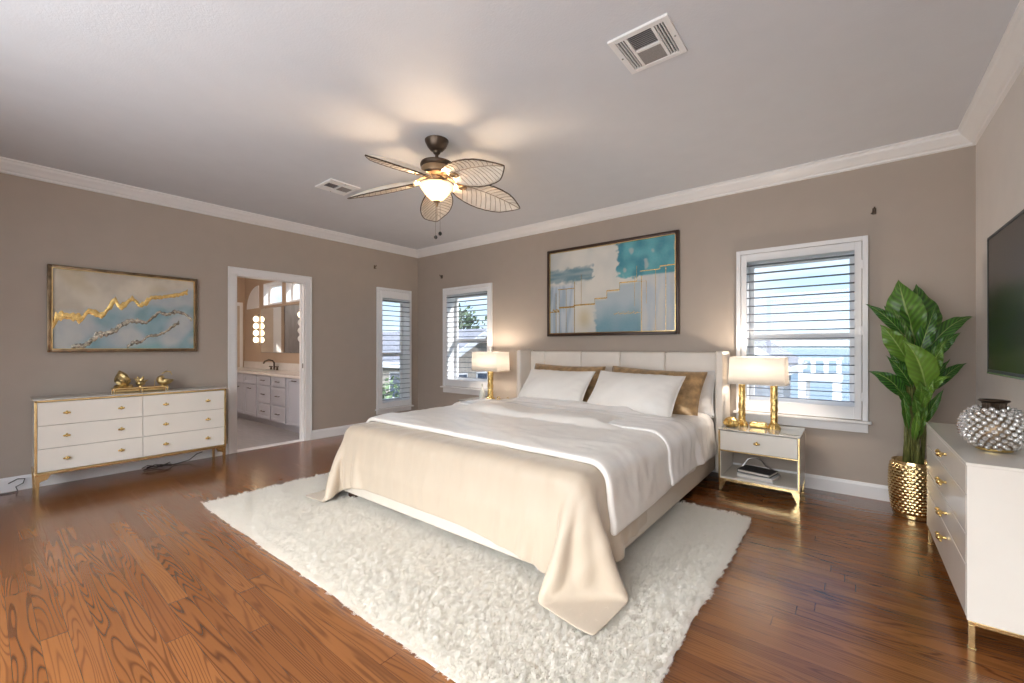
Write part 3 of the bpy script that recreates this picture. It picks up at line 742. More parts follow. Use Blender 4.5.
for x in (CX+.014, 6.128):
    for y in (CY0+.011, CY1-.011):
        simple('leg', lambda b: (box(b, x-.009, x+.009, y-.009, y+.009, .006, CZ0-.0165, .001), box(b, x-.012, x+.012, y-.012, y+.012, 0, .006, .001)), M['gold'], ch)

# beaded vase
vz = CZ1+.0145
va = thing('beaded_vase', 'round clear-beaded glass vase with a bronze neck on the cream chest', 'vase', (5.968, -1.605, vz))
vc = Vector((5.968, -1.605, vz))
VR = .088
simple('body', lambda b: lathe(b, [(.048, .0), (.06, .012), (.082, .04), (.094, .08), (.094, .11), (.078, .15), (.055, .175), (.03, .18)], vc, 40), M['bronze_frame'], va, True)
simple('foot_ring', lambda b: lathe(b, [(.05, .0), (.058, .002), (.06, .014), (.056, .018), (.052, .018)], vc, 40), M['gold_rough'], va, True)
def neck(b):
    lathe(b, [(.03, .15), (.036, .165), (.034, .2), (.036, .212)], vc, 48, lambda a, j, r, z: .003*sin(a*18))
    lathe(b, [(.034, .21), (.044, .214), (.05, .219), (.046, .224), (.036, .222), (.03, .21), (.026, .17), (.0, .165)], vc, 40)
simple('neck', neck, M['bronze'], va, True)
bm = NB()
bmesh.ops.create_icosphere(bm, subdivisions=2, radius=.0105)
for v in bm.verts:
    if v.co.z > 0: v.co.z *= 1.25
bead0 = None; rest = NB(); NBEAD = 230; cnt = 0
ga = pi*(3-5**.5); me = bpy.data.meshes.new('crystal_bead'); bm.to_mesh(me); bm.free(); me.materials.append(M['crystal'])
me.polygons.foreach_set('use_smooth', [False]*len(me.polygons))
spots = []
for i in range(NBEAD):
    zz = -.86+1.74*(i+.5)/NBEAD; a = i*ga; r = math.sqrt(1-zz*zz)
    n = Vector((r*cos(a), r*sin(a), zz*.95)); p = Vector((n.x*.104, n.y*.104, .1+zz*.098))
    spots.append((n.normalized(), p))
cdir = (Vector((5.474, -4.422, 1.2))-vc).normalized()
spots.sort(key=lambda s: -s[0].dot(cdir))
for k, (n, p) in enumerate(spots):
    q = n.to_track_quat('Z', 'Y')
    if k < 100:
        o = bpy.data.objects.new('glass_bead', me); COL.objects.link(o); o.parent = va; o.location = p; o.rotation_euler = q.to_euler()
    else:
        bmesh.ops.create_icosphere(rest, subdivisions=1, radius=.0105, matrix=Matrix.Translation(vc+p) @ q.to_matrix().to_4x4() @ Matrix.Diagonal((1, 1, 1.5, 1)))
o = obj('glass_bead_cover', rest, M['crystal'], va); o['kind'] = 'stuff'

# ---------------------------------------------------------------- nightstands
def nightstand(x0, label):
    x1, y0, y1, z0, z1 = x0+.57, -.53, -.06, .095, .503
    t = thing('nightstand', label, 'nightstand', ((x0+x1)/2, (y0+y1)/2, 0), 'nightstands beside the bed')
    simple('side_panel', lambda b: box(b, x0, x0+.018, y0+.012, y1, z0, z1, .002), M['lacquer'], t)
    simple('side_panel', lambda b: box(b, x1-.018, x1, y0+.012, y1, z0, z1, .002), M['lacquer'], t)
    simple('shelf', lambda b: box(b, x0+.018, x1-.018, y0+.012, y1, z0, z0+.02, .002), M['lacquer'], t)
    simple('drawer_box', lambda b: box(b, x0+.018, x1-.018, y0+.03, y1, .33, z1, .002), M['lacquer'], t)
    d = simple('drawer', lambda b: box(b, x0+.014, x1-.014, y0, y0+.03, .342, z1-.004, .003), M['lacquer'], t)
    knob(d, ((x0+x1)/2, y0, .425), '-y', 1.2)
    simple('glass_top', lambda b: box(b, x0-.003, x1+.003, y0-.003, y1, z1, z1+.012, .003), M['topglass'], t)
    def tr(b):
        w = .012
        box(b, x0, x0+w, y0, y0+w, z0, z1, .002); box(b, x1-w, x1, y0, y0+w, z0, z1, .002)
        box(b, x0, x1, y0, y0+w, z0-.012, z0+.008, .002); box(b, x0+w, x1-w, y0+.001, y0+w, .33, .341, .002)
        box(b, x0, x0+w, y0, y1, z0-.012, z0, .002); box(b, x1-w, x1, y0, y1, z0-.012, z0, .002); box(b, x0, x1, y1-w, y1, z0-.012, z0, .002)
    simple('gold_trim', tr, M['gold'], t)
    for sx in (0, 1):
        for sy in (0, 1):
            x = x0+.022 if sx == 0 else x1-.022; y = y0+.02 if sy == 0 else y1-.02; s = 1 if sx == 0 else -1
            simple('leg', lambda b: prism(b, [(x-s*.022, z0-.011), (x+s*.035, z0-.011), (x-s*.004, 0.), (x-s*.018, 0.)], 'y', y-.012, y+.012), M['gold'], t)
    return t
nightstand(4.594, 'open-shelf cream nightstand with gold edges standing under the large window')
nightstand(1.465, 'cream nightstand half hidden behind the bed in the far corner')
NZ = .515
# books on the nightstand shelf
def book(name, c, w, d, h, rz, cover, label):
    o = thing(name, label, 'book', (c[0], c[1], c[2]), 'books on the nightstand shelf')
    rot = Matrix.Rotation(rz, 3, 'Z'); cc = T(c)
    def part(b, fx0, fx1, fy0, fy1, fz0, fz1):
        p = cc + rot @ Vector(((fx0+fx1)/2, (fy0+fy1)/2, 0)) + Vector((0, 0, (fz0+fz1)/2))
        box(b, p.x-(fx1-fx0)/2, p.x+(fx1-fx0)/2, p.y-(fy1-fy0)/2, p.y+(fy1-fy0)/2, c[2]+fz0, c[2]+fz1, .0012, 1, rot)
    def cov(b):
        part(b, -w/2, w/2, -d/2, d/2, 0, .004); part(b, -w/2, w/2, -d/2, d/2, h-.004, h); part(b, -w/2, -w/2+.004, -d/2, d/2, 0, h)
    simple('cover', cov, cover, o)
    simple('pages', lambda b: part(b, -w/2+.004, w/2-.006, -d/2+.006, d/2-.006, .004, h-.004), M['page'], o)
book('book', (4.865, -.36, .1155), .27, .21, .03, R(-8), M['book_white'], 'pale thick book at the bottom on the nightstand shelf')
book('book', (4.855, -.35, .1465), .25, .19, .026, R(-11), M['book_black'], 'black book lying on top of the pale book')
tag(simple('power_cable', lambda b: tube(b, [(4.70, -.10, .1215), (4.74, -.085, .19), (4.80, -.08, .215), (4.85, -.085, .19), (4.88, -.09, .15), (4.95, -.1, .1215)], .005, 8), M['silver'], None, True), 'grey cable looping at the back of the nightstand shelf', 'cable')

# ---------------------------------------------------------------- table lamps
def shade(root, cx, cy, z0, z1, w0, d0, w1, d1):
    def f(b):
        for s in (0, 1):
            pass
        lo = [(-w0/2, -d0/2), (w0/2, -d0/2), (w0/2, d0/2), (-w0/2, d0/2)]; hi = [(-w1/2, -d1/2), (w1/2, -d1/2), (w1/2, d1/2), (-w1/2, d1/2)]
        A = [b.verts.new((cx+x, cy+y, z0)) for x, y in lo]; B = [b.verts.new((cx+x, cy+y, z1)) for x, y in hi]
        for i in range(4): b.faces.new((A[i], A[(i+1) % 4], B[(i+1) % 4], B[i]))
        bmesh.ops.bevel(b, geom=[e for e in b.edges if abs(e.verts[0].co.z-e.verts[1].co.z) > .05], offset=.012, segments=3, profile=.5, affect='EDGES')
    s = simple('lamp_shade', f, M['shade'], root, True)
    sm = s.modifiers.new('solid', 'SOLIDIFY'); sm.thickness = .002
    def hem(b):
        for z, w, d in ((z0, w0, d0), (z1, w1, d1)):
            pts = [(cx-w/2+.004, cy-d/2, z), (cx+w/2-.004, cy-d/2, z), (cx+w/2, cy, z), (cx+w/2-.004, cy+d/2, z), (cx-w/2+.004, cy+d/2, z), (cx-w/2, cy, z)]
            pts = [(cx-w/2, cy-d/2, z), (cx+w/2, cy-d/2, z), (cx+w/2, cy+d/2, z), (cx-w/2, cy+d/2, z)]
            for a, c in zip(pts, pts[1:]+pts[:1]): tube(b, [a, c], .003, 6)
    simple('hem', hem, M['shade'], s)
def column(b, x, y, z0, z1, r, seed):
    rnd = random.Random(seed)
    prof = [(r*.9, 0)] + [(r, (z1-z0)*i/30) for i in range(1, 30)] + [(r*.9, z1-z0)]
    lathe(b, prof, (x, y, z0), 26, lambda a, j, rr, z: .22*r*noise.noise((2.3*cos(a), 2.3*sin(a)+seed*7, z*42)))
l1 = thing('table_lamp', 'rectangular-shaded table lamp on two gold columns beside the large window', 'lamp', (4.85, -.27, NZ), 'bedside table lamps')
CXs = (4.725, 4.965)
for x in CXs: simple('column', lambda b: column(b, x, -.27, NZ+.04, NZ+.39, .026, x), M['gold_rough'], l1, True)
def lb(b):
    box(b, 4.785, 4.915, -.31, -.23, NZ, NZ+.045, .012, 3)
simple('base', lb, M['gold_rough'], l1, True)
for x in CXs: simple('foot', lambda b: lathe(b, [(.045, 0), (.046, .012), (.036, .03), (.028, .045)], (x, -.27, NZ), 24, lambda a, j, r, z: .005*sin(a*8)), M['gold_rough'], l1, True)
simple('top_bar', lambda b: box(b, 4.71, 4.98, -.285, -.255, NZ+.388, NZ+.402, .003), M['gold'], l1)
simple('bulb', lambda b: ball(b, (4.85, -.27, .98), .03, 2, (1, 1, 1.2)), M['bulb'], l1, True)
simple('bulb_socket', lambda b: tube(b, [(4.85, -.27, NZ+.4), (4.85, -.27, .955)], .014, 10), M['gold'], l1)
shade(l1, 4.85, -.27, .888, 1.113, .425, .255, .405, .24)
point('lamp_light', (4.85, -.27, 1.03), 13.0, (1, .85, .70), .05, l1)
l2 = thing('table_lamp', 'rectangular-shaded table lamp on a single amber-gold column in the far corner', 'lamp', (1.80, -.27, NZ), 'bedside table lamps')
simple('column', lambda b: column(b, 1.80, -.27, NZ+.03, NZ+.39, .036, 3.3), M['gold_rough'], l2, True)
simple('base', lambda b: lathe(b, [(.06, 0), (.06, .012), (.045, .03), (.03, .04)], (1.8, -.27, NZ), 24, lambda a, j, r, z: .005*sin(a*9)), M['gold_rough'], l2, True)
simple('bulb_socket', lambda b: tube(b, [(1.80, -.27, NZ+.38), (1.80, -.27, .96)], .014, 10), M['gold'], l2)
simple('bulb', lambda b: ball(b, (1.80, -.27, .985), .03, 2, (1, 1, 1.2)), M['bulb'], l2, True)
shade(l2, 1.80, -.27, .895, 1.135, .45, .26, .43, .25)
simple('harp', lambda b: tube(b, [(1.8, -.27, 1.0), (1.74, -.27, 1.06), (1.74, -.27, 1.12), (1.8, -.27, 1.15)], .002, 6), M['gold'], l2)
simple('finial', lambda b: (tube(b, [(1.8, -.27, 1.145), (1.8, -.27, 1.19)], [.008, .004], 8), ball(b, (1.8, -.27, 1.193), .009, 2)), M['porcelain'], l2, True)
point('lamp_light', (1.80, -.27, 1.04), 13.0, (1, .85, .70), .05, l2)
# small things on the nightstands
tag(simple('bottle_vase', lambda b: lathe(b, [(.034, 0), (.04, .02), (.038, .08), (.026, .12), (.014, .15), (.012, .19), (.016, .2)], (1.68, -.30, NZ), 24), M['porcelain'], None, True), 'slim pale bottle vase beside the amber-gold lamp', 'vase')
def trinket(b, x, y, s):
    tube(b, [(x-.03*s, y, NZ+.008), (x, y, NZ+.012), (x+.03*s, y, NZ+.008)], [.004, .011*s, .004], 8)
    pts = [(x+.02*s*cos(a), y, NZ+.03*s+.02*s*sin(a)) for a in np.linspace(-.5, 5.2, 14)]
    tube(b, pts, .005*s, 6)
tag(simple('gold_trinket', lambda b: trinket(b, 1.965, -.30, 1.1), M['gold_rough'], None, True), 'small curled gold ornament in front of the left headboard wing, the nearer to the lamp', 'ornament', 'gold ornaments on the far nightstand')
tag(simple('gold_trinket', lambda b: trinket(b, 2.0, -.16, .7), M['gold_rough'], None, True), 'tiny curled gold ornament behind the larger curled one, next to the headboard wing', 'ornament', 'gold ornaments on the far nightstand')
def tdish(b):
    lathe(b, [(.03, 0), (.05, .012), (.06, .03), (.055, .05), (.04, .07), (.018, .082), (.0, .085)], (4.66, -.37, NZ), 28, lambda a, j, r, z: .006*sin(a*9)*(r/.05))
di = tag(simple('trinket_box', tdish, M['gold_rough'], None, True), 'domed gold trinket box at the foot of the two-column lamp', 'trinket box')

# ---------------------------------------------------------------- ceiling fan with five carved leaf blades
FX, FY = 3.052, -2.289
fan = thing('ceiling_fan', 'ceiling fan with five carved leaf blades and a glowing light bowl', 'ceiling fan', (FX, FY, H))
simple('canopy', lambda b: lathe(b, [(.035, -.078), (.05, -.07), (.07, -.045), (.086, -.012), (.088, 0)], (FX, FY, H), 36), M['bronze'], fan, True)
simple('downrod', lambda b: (tube(b, [(FX, FY, H-.19), (FX, FY, H-.07)], .013, 14), ball(b, (FX, FY, H-.08), .03, 2)), M['bronze'], fan, True)
simple('motor_housing', lambda b: lathe(b, [(.02, -.155), (.09, -.16), (.118, -.172), (.123, -.185), (.118, -.2), (.112, -.205), (.112, -.25), (.105, -.262), (.06, -.28), (.05, -.30)], (FX, FY, H), 40), M['bronze'], fan, True)
simple('motor_band', lambda b: lathe(b, [(.1125, -.208), (.1145, -.212), (.1145, -.246), (.1125, -.25)], (FX, FY, H), 40), M['bronze_frame'], fan, True)
ZB = H-.275
YAW = .6738
def blade_pt(t, u, ang):
    """t along the leaf 0..1, u across -1..1"""
    r = .15+.56*t
    w = .132*(sin(pi*min(1, (t*.9+.1)**1.0))**.55)
    if t > .7: w *= 1-((t-.7)/.3)**2*.55
    vein = .006*abs(sin(13*(t*1.1-abs(u)*.35)*2))*(1-abs(u)*.5)
    z = ZB-.015-.02*t-.085*t*t+(-.05*u*u*(1-.3*t)+vein*.6-.045*u)*w/.132
    y = u*w; c, s = cos(ang), sin(ang)
    return Vector((FX+r*c-y*s, FY+r*s+y*c, z))
for k in range(5):
    ang = YAW+R(100-72*k)
    bm = NB(); ROWS = [[blade_pt(i/40, -1+2*j/16, ang) for j in range(17)] for i in range(41)]
    gridmesh(bm, ROWS)
    bl_ = obj('blade', bm, M['blade'], fan, 'all', fixn=False)
    sm = bl_.modifiers.new('solid', 'SOLIDIFY'); sm.thickness = .006; sm.offset = 0
    edge = [ROWS[i][0] for i in range(41)] + [ROWS[40][j] for j in range(1, 17)] + [ROWS[i][16] for i in range(39, -1, -1)]
    simple('blade_rim', lambda b: tube(b, edge, .0048, 6), M['bronze'], bl_, 'all')
    simple('vein_ridges', lambda b: [tube(b, [blade_pt(t0, .06*s, ang)-Vector((0, 0, .003)), blade_pt(t0+.05, .45*s, ang)-Vector((0, 0, .004)), blade_pt(t0+.09, .93*s, ang)-Vector((0, 0, .003))], .0022, 5) for s in (-1, 1) for t0 in np.linspace(.08, .82, 11)] and tube(b, [blade_pt(t, 0, ang)-Vector((0, 0, .003)) for t in np.linspace(.02, .98, 16)], .004, 6), M['blade_vein'], bl_, 'all')
    c, s = cos(ang), sin(ang)
    def bracket(b):
        P = lambda r, y, z: Vector((FX+r*c-y*s, FY+r*s+y*c, z))
        tube(b, [P(.07, 0, ZB+.01), P(.13, 0, ZB-.005), P(.19, 0, ZB-.032), P(.24, 0, ZB-.042)], [.013, .016, .02, .006], 8, flat=.35)
        tube(b, [P(.205+.028*cos(a), .034*sin(a), ZB-.04) for a in np.linspace(0, 2*pi, 15)], .006, 6)
    simple('blade_bracket', bracket, M['bronze_frame'], fan, True)
simple('light_fitter', lambda b: lathe(b, [(.045, -.30), (.06, -.305), (.065, -.318), (.05, -.325)], (FX, FY, H), 32), M['bronze_frame'], fan, True)
bm = NB(); lathe(bm, [(.002, -.455), (.022, -.45), (.05, -.435), (.08, -.405), (.106, -.368), (.122, -.335)], (FX, FY, H), 40, lambda a, j, r, z: .004*sin(a*10)*(r/.13))
for f in [f for f in bm.faces if len(f.verts) > 4 and f.calc_center_median().z > H-.34]: bm.faces.remove(f)
bo = obj('light_bowl', bm, M['bowl'], fan, 'all'); sm = bo.modifiers.new('solid', 'SOLIDIFY'); sm.thickness = .003
simple('finial', lambda b: lathe(b, [(.001, -.495), (.008, -.488), (.012, -.475), (.01, -.465), (.024, -.458), (.026, -.452), (.01, -.45)], (FX, FY, H), 20), M['bronze_frame'], fan, True)
for dx, dy, zf in ((.02, .03, 2.055), (-.015, .035, 2.03)):
    x, y = FX+dx*.78-dy*.62, FY+dx*.62+dy*.78
    pc = simple('pull_chain', lambda b: tube(b, [(x, y, H-.47), (x, y, zf+.015)], .0009, 5), M['bronze'], fan)
    simple('chain_fob', lambda b: ball(b, (x, y, zf), .014, 2, (1, 1, 1.1)), M['black'], pc, True)
for a in (0.5, 2.6, 4.7): 
    simple('bulb', lambda b: ball(b, (FX+.055*cos(a), FY+.055*sin(a), H-.36), .024, 2, (1, 1, 1.25)), M['bulb'], fan, True)
point('fan_light', (FX, FY, H-.352), 40.0, (1, .70, .42), .05, fan)

# ---------------------------------------------------------------- ceiling air vents
def vent(cx, cy, w, d, label):
    t = thing('air_vent', label, 'air vent', (cx, cy, H), 'ceiling air vents')
    z = H
    def frame(b):
        e = .03; x0, x1, y0, y1 = cx-w/2, cx+w/2, cy-d/2, cy+d/2
        box(b, x0+e, x1-e, y0, y0+e, z-.012, z+.002, .002); box(b, x0+e, x1-e, y1-e, y1, z-.012, z+.002, .002)
        box(b, x0, x0+e, y0, y1, z-.012, z+.002, .002); box(b, x1-e, x1, y0, y1, z-.012, z+.002, .002)
        box(b, x0+e+.06, x1-e-.06, cy-.008, cy+.008, z-.0125, z+.002, .001)
        box(b, x0+e+.045, x0+e+.06, y0+e, y1-e, z-.012, z+.002, .001); box(b, x1-e-.06, x1-e-.045, y0+e, y1-e, z-.012, z+.002, .001)
        for k in range(3):
            for s in (0, 1):
                xx = x0+e+.006+k*.014 if s == 0 else x1-e-.045+.006+k*.014
                box(b, xx, xx+.005, y0+e, y1-e, z-.012, z, .0)
    simple('frame', frame, M['trim'], t)
    e = .03
    def slats(b):
        y0 = cy-d/2+e; n = 9
        for k in range(n):
            y = y0+(d/2-e-.008)*(k+.5)/n
            box(b, cx-w/2+e+.06, cx+w/2-e-.06, y-.001, y+.001, z-.006, z-.002, .0)
    simple('slats', slats, M['vent_grey'], t)
    simple('back_plate', lambda b: box(b, cx-w/2+.01, cx+w/2-.01, cy-d/2+.01, cy+d/2-.01, z-.003, z+.002), M['vent_dark'], t)
    simple('damper_plate', lambda b: box(b, cx-w/2+e+.06, cx+w/2-e-.06, cy+.008, cy+d/2-e, z-.009, z, .0), M['vent_grey'], t)
    for sx in (-1, 1):
        simple('screw', lambda b: lathe(b, [(.005, -.014), (.006, -.011)], (cx+sx*(w/2-.014), cy, z), 10), M['silver'], t)
vent(4.66, -2.29, .30, .31, 'large white ceiling vent nearest the camera')
vent(1.615, -2.27, .30, .30, 'small-looking white ceiling vent beyond the fan on its left')

# ---------------------------------------------------------------- television
tv = thing('television', 'large black wall-mounted television above the cream chest', 'television', (6.1, -1.62, 1.42))
simple('housing', lambda b: box(b, 6.062, 6.10, -2.29, -.955, 1.055, 1.80, .006), M['black'], tv, True)
simple('bezel', lambda b: (box(b, 6.056, 6.066, -2.29, -2.278, 1.055, 1.80, .002), box(b, 6.056, 6.066, -.967, -.955, 1.055, 1.80, .002), box(b, 6.056, 6.066, -2.29, -.955, 1.785, 1.80, .002), box(b, 6.056, 6.066, -2.29, -.955, 1.068, 1.08, .002)), M['black'], tv)
simple('bottom_strip', lambda b: box(b, 6.055, 6.066, -2.29, -.955, 1.055, 1.066, .002), M['silver'], tv)
simple('screen', lambda b: box(b, 6.0585, 6.064, -2.279, -.966, 1.079, 1.786), M['screen'], tv)
simple('wall_mount', lambda b: box(b, 6.10, RW, -1.85, -1.4, 1.25, 1.6, .004), M['black'], tv)

# ---------------------------------------------------------------- paintings
def smooth(a, b_, x):
    t = max(0, min(1, (x-a)/(b_-a))); return t*t*(3-2*t)
def lerp3(a, b_, t): return tuple(p+(q-p)*t for p, q in zip(a, b_))
def canvas(name, P, nu, nv, fn, m, parent):
    bm = NB(); gridmesh(bm, [[P(i/nu, j/nv) for i in range(nu+1)] for j in range(nv+1)])
    o = obj(name, bm, m, parent, 'all', fixn=False)
    a = o.data.color_attributes.new('paint', 'FLOAT_COLOR', 'POINT')
    buf = []
    for j in range(nv+1):
        for i in range(nu+1): buf += [*fn(i/nu, j/nv), 1.0]
    a.data.foreach_set('color', buf); return o
# left: marbled
pl = thing('painting', 'blue and cream marbled painting with gold veins above the wide dresser', 'painting', (.02, -3.513, 1.537))
PY0, PY1, PZ0, PZ1 = -4.053, -2.973, 1.155, 1.921
def fr(b):
    w = .028
    for (a, c, d, e) in ((PY0, PY0+w, PZ0, PZ1), (PY1-w, PY1, PZ0, PZ1)): box(b, .0, .04, a, c, d, e, .005)
    box(b, .0, .04, PY0+w, PY1-w, PZ0, PZ0+w, .005); box(b, .0, .04, PY0+w, PY1-w, PZ1-w, PZ1, .005)
simple('frame', fr, M['picture_bronze'], pl, True)
simple('gold_lip', lambda b: (box(b, .02, .043, PY0+.026, PY0+.032, PZ0+.026, PZ1-.026), box(b, .02, .043, PY1-.032, PY1-.026, PZ0+.026, PZ1-.026), box(b, .02, .043, PY0+.032, PY1-.032, PZ0+.026, PZ0+.032), box(b, .02, .043, PY0+.032, PY1-.032, PZ1-.032, PZ1-.026)), M['gold'], pl)
LN = lambda x, y, s, o=0.: noise.noise((x*s, y*s*.8, o))
V1 = [(0, .27), (.02, .38), (.06, .42), (.10, .41), (.15, .40), (.18, .38), (.22, .49), (.26, .47), (.31, .43), (.35, .53), (.40, .66), (.43, .56), (.47, .60), (.52, .70), (.57, .60), (.61, .63), (.66, .72), (.72, .73), (.80, .76), (.88, .79), (.95, .84)]
V2 = [(.11, 0), (.14, .04), (.19, .03), (.23, .09), (.28, .18), (.34, .20), (.40, .25), (.44, .32), (.50, .38), (.56, .38), (.62, .36), (.67, .44), (.72, .52), (.78, .49), (.85, .54), (.92, .52), (.985, .43)]
V3 = [(.48, .02), (.53, .09), (.58, .09), (.64, .18), (.70, .19), (.76, .23), (.81, .30), (.88, .39)]
def vz_at(V, u):
    for (a, b_), (c, d) in zip(V, V[1:]):
        if a <= u <= c: return b_+(d-b_)*(u-a)/(c-a)
    return V[0][1] if u < V[0][0] else V[-1][1]
def pleft(u, v):
    n = LN(u*1.4, v, 3.0)+.5*LN(u*1.4, v, 7.0, 3)+.3*LN(u*1.4, v, 17, 5)
    cream = lerp3((.68, .62, .51), (.55, .49, .40), smooth(-.5, .6, n)); cream = lerp3(cream, (.52, .42, .24), .5*smooth(.1, .6, LN(u, v, 4, 9)))
    pale = lerp3((.42, .47, .50), (.52, .54, .53), smooth(-.4, .5, n))
    teal = lerp3((.13, .30, .36), (.25, .42, .48), smooth(-.5, .5, LN(u*1.4, v, 9, 11)))
    lim = vz_at(V1, u)+.04*n
    c = lerp3(pale, cream, smooth(lim-.02, lim+.1, v))
    tl = smooth(.05, .45, LN(u*1.2, v*1.2, 3.3, 21)+.75*(1-v)-.42+.35*max(0, u-.3)-.9*max(0, v-lim))
    c = lerp3(c, teal, tl*.85)
    c = lerp3(c, (.20, .42, .42), .8*smooth(.15, .0, v)*smooth(.45, .6, u)*smooth(.75, .7, u))
    c = lerp3(c, (.60, .58, .52), .7*smooth(.2, .55, LN(u, v, 5, 31))*smooth(.72, .8, u)*smooth(.35, .2, v))
    return c
canvas('canvas', lambda u, v: Vector((.022, PY0+.02+(PY1-PY0-.04)*u, PZ0+.02+(PZ1-PZ0-.04)*v)), 150, 106, pleft, M['canvas'], pl)
def vein(b, V, w, seed):
    rnd = random.Random(seed); n = int((V[-1][0]-V[0][0])*150)
    P = lambda u, v, h: Vector((.0225+h, PY0+.03+(PY1-PY0-.06)*u, PZ0+.03+(PZ1-PZ0-.06)*v))
    rows = []
    for i in range(n+1):
        u = V[0][0]+(V[-1][0]-V[0][0])*i/n; v = vz_at(V, u)+.012*noise.noise((u*60, seed, 0))
        ww = w*(.45+1.0*abs(noise.noise((u*28, seed, 4))))*(1.25 if u < .5 else .85); rows.append([])
        for k in range(7):
            s = -1+k/3; h = .006*(1-s*s)*(.5+abs(noise.noise((u*80, s*3, seed))))+.0006
            rows[-1].append(P(u+.006*noise.noise((u*40, s*2, seed)), max(.005, min(.99, v+s*ww)), h))
    gridmesh(b, rows)
simple('gold_vein', lambda b: vein(b, V1, .062, 1), M['gold_rough'], pl, 'all')
M['vein_dark'] = mat('pewter_leaf', (.40, .37, .31), .25, .8, var=.95, nscale=55, bump=.6)
simple('pewter_vein', lambda b: vein(b, V2, .05, 2), M['vein_dark'], pl, 'all')
simple('pewter_vein', lambda b: vein(b, V3, .042, 3), M['vein_dark'], pl, 'all')
# right: geometric
pr = thing('painting', 'teal and cream abstract painting with gold stepped lines above the bed', 'painting', (3.323, -.02, 1.856))
QX0, QX1, QZ0, QZ1 = 2.531, 4.116, 1.331, 2.381
def fr2(b):
    w = .032
    box(b, QX0, QX0+w, -.045, 0, QZ0, QZ1, .006); box(b, QX1-w, QX1, -.045, 0, QZ0, QZ1, .006)
    box(b, QX0+w, QX1-w, -.045, 0, QZ0, QZ0+w, .006); box(b, QX0+w, QX1-w, -.045, 0, QZ1-w, QZ1, .006)
simple('frame', fr2, M['dark_frame'], pr, True)
def fil(b):
    w = .032; g = .008
    box(b, QX0+w, QX0+w+g, -.038, -.01, QZ0+w, QZ1-w); box(b, QX1-w-g, QX1-w, -.038, -.01, QZ0+w, QZ1-w)
    box(b, QX0+w, QX1-w, -.038, -.01, QZ0+w, QZ0+w+g); box(b, QX0+w, QX1-w, -.038, -.01, QZ1-w-g, QZ1-w)
simple('gold_fillet', fil, M['gold'], pr)
STEP = [(.22, .33), (.40, .34), (.40, .39), (.50, .40), (.50, .47), (.60, .48), (.60, .55), (.73, .555), (.73, .72)]
def step_v(u):
    v = .33
    for a, b_ in STEP:
        if u >= a: v = b_
    return v if u < .73 else .58
def pright(u, v):
    n = LN(u*1.5, v, 4.0)+.5*LN(u*1.5, v, 10, 2)
    c = lerp3((.74, .72, .66), (.64, .64, .60), smooth(-.4, .6, n)); c = lerp3(c, (.46, .50, .50), .6*smooth(.2, 0, u)*smooth(.6, .9, v))
    # teal square, upper right
    e = .03*LN(u, v, 22, 7)+.015*LN(u, v, 50, 8)
    t = smooth(.575, .59, u+e)*smooth(.575, .60, v+e*1.2-.05*(1-u))
    tc_ = lerp3((.015, .23, .31), (.10, .42, .47), smooth(-.5, .5, LN(u*1.4, v, 9, 3))); tc_ = lerp3(tc_, (.48, .50, .47), .65*smooth(.32, .6, LN(u*1.5, v, 13, 6)))
    c = lerp3(c, tc_, t)
    # brush stroke, left
    t = smooth(.385, .37, u+e)*smooth(.60, .645, v+e)*smooth(.80, .745, v+e-.05*u)
    c = lerp3(c, lerp3((.08, .22, .28), (.26, .36, .40), smooth(-.5, .5, LN(u*.6, v*3, 12, 5))), t*.92)
    t = smooth(.24, .2, u)*smooth(.62, .56, v)
    st = lerp3((.50, .58, .66), (.28, .40, .52), smooth(-.3, .4, LN(u*6, v*.7, 6, 15))); c = lerp3(c, st, t*.85)
    # centre block below the steps
    sv = step_v(u)
    t = smooth(.385, .42, u+e)*smooth(.765, .755, u)*smooth(sv, sv-.03, v)
    bl2 = lerp3((.10, .30, .40), (.42, .52, .58), smooth(.02, .40, v+.12*n)); c = lerp3(c, bl2, t*.9)
    t = smooth(.765, .775, u)*smooth(.62, .60, v)
    c = lerp3(c, lerp3((.44, .52, .60), (.58, .585, .58), smooth(-.4, .4, LN(u*5, v, 5, 19))), t*.9)
    t = math.exp(-(((u-.31)/.06)**2+((v-.17)/.12)**2)); c = lerp3(c, (.55, .42, .16), t*.6)
    return c
CP2 = lambda u, v, h=0.: Vector((QX0+.036+(QX1-QX0-.072)*u, -.022-h, QZ0+.036+(QZ1-QZ0-.072)*v))
canvas('canvas', CP2, 170, 114, pright, M['canvas'], pr)
def lines(b):
    L = [((.055, 0), (.055, .5)), ((.085, .53), (.085, 0)), ((.15, .02), (.15, .54)), ((.225, 0), (.225, .62)), ((.285, .34), (.285, .70)),
         ((.075, .54), (.225, .545)), ((.0, .265), (.085, .27)), ((.085, .31), (.225, .325)), ((.715, .28), (.715, .60)), ((.765, 0), (.765, .60)), ((.735, .545), (.80, .545)),
         ((.865, 0), (.865, .66)), ((.935, 0), (.935, .67)), ((.755, .655), (.895, .66)), ((.895, .66), (.895, .685)), ((.895, .685), (1., .69)), ((.555, .207), (.76, .207)), ((.80, .3), (.80, .54))] + list(zip(STEP, STEP[1:]))
    for i, (p, q) in enumerate(L):
        w = .004 if i % 3 else .0065
        P, Q = CP2(*p, .001), CP2(*q, .001)
        box(b, min(P.x, Q.x)-w/2, max(P.x, Q.x)+w/2, -.0255, -.021, min(P.z, Q.z)-w/2, max(P.z, Q.z)+w/2, .001, 1)
    for k in range(14):
        p = CP2(.565+.013*k, .20+.012*((k*7) % 3)); ball(b, p, .008, 1, (1, .4, .8))
    for k in range(6):
        p = CP2(.02+.011*k, .27+.012*((k*5) % 3)); ball(b, p, .013, 1, (1, .35, .8))
simple('gold_leaf_lines', lines, M['gold_rough'], pr)

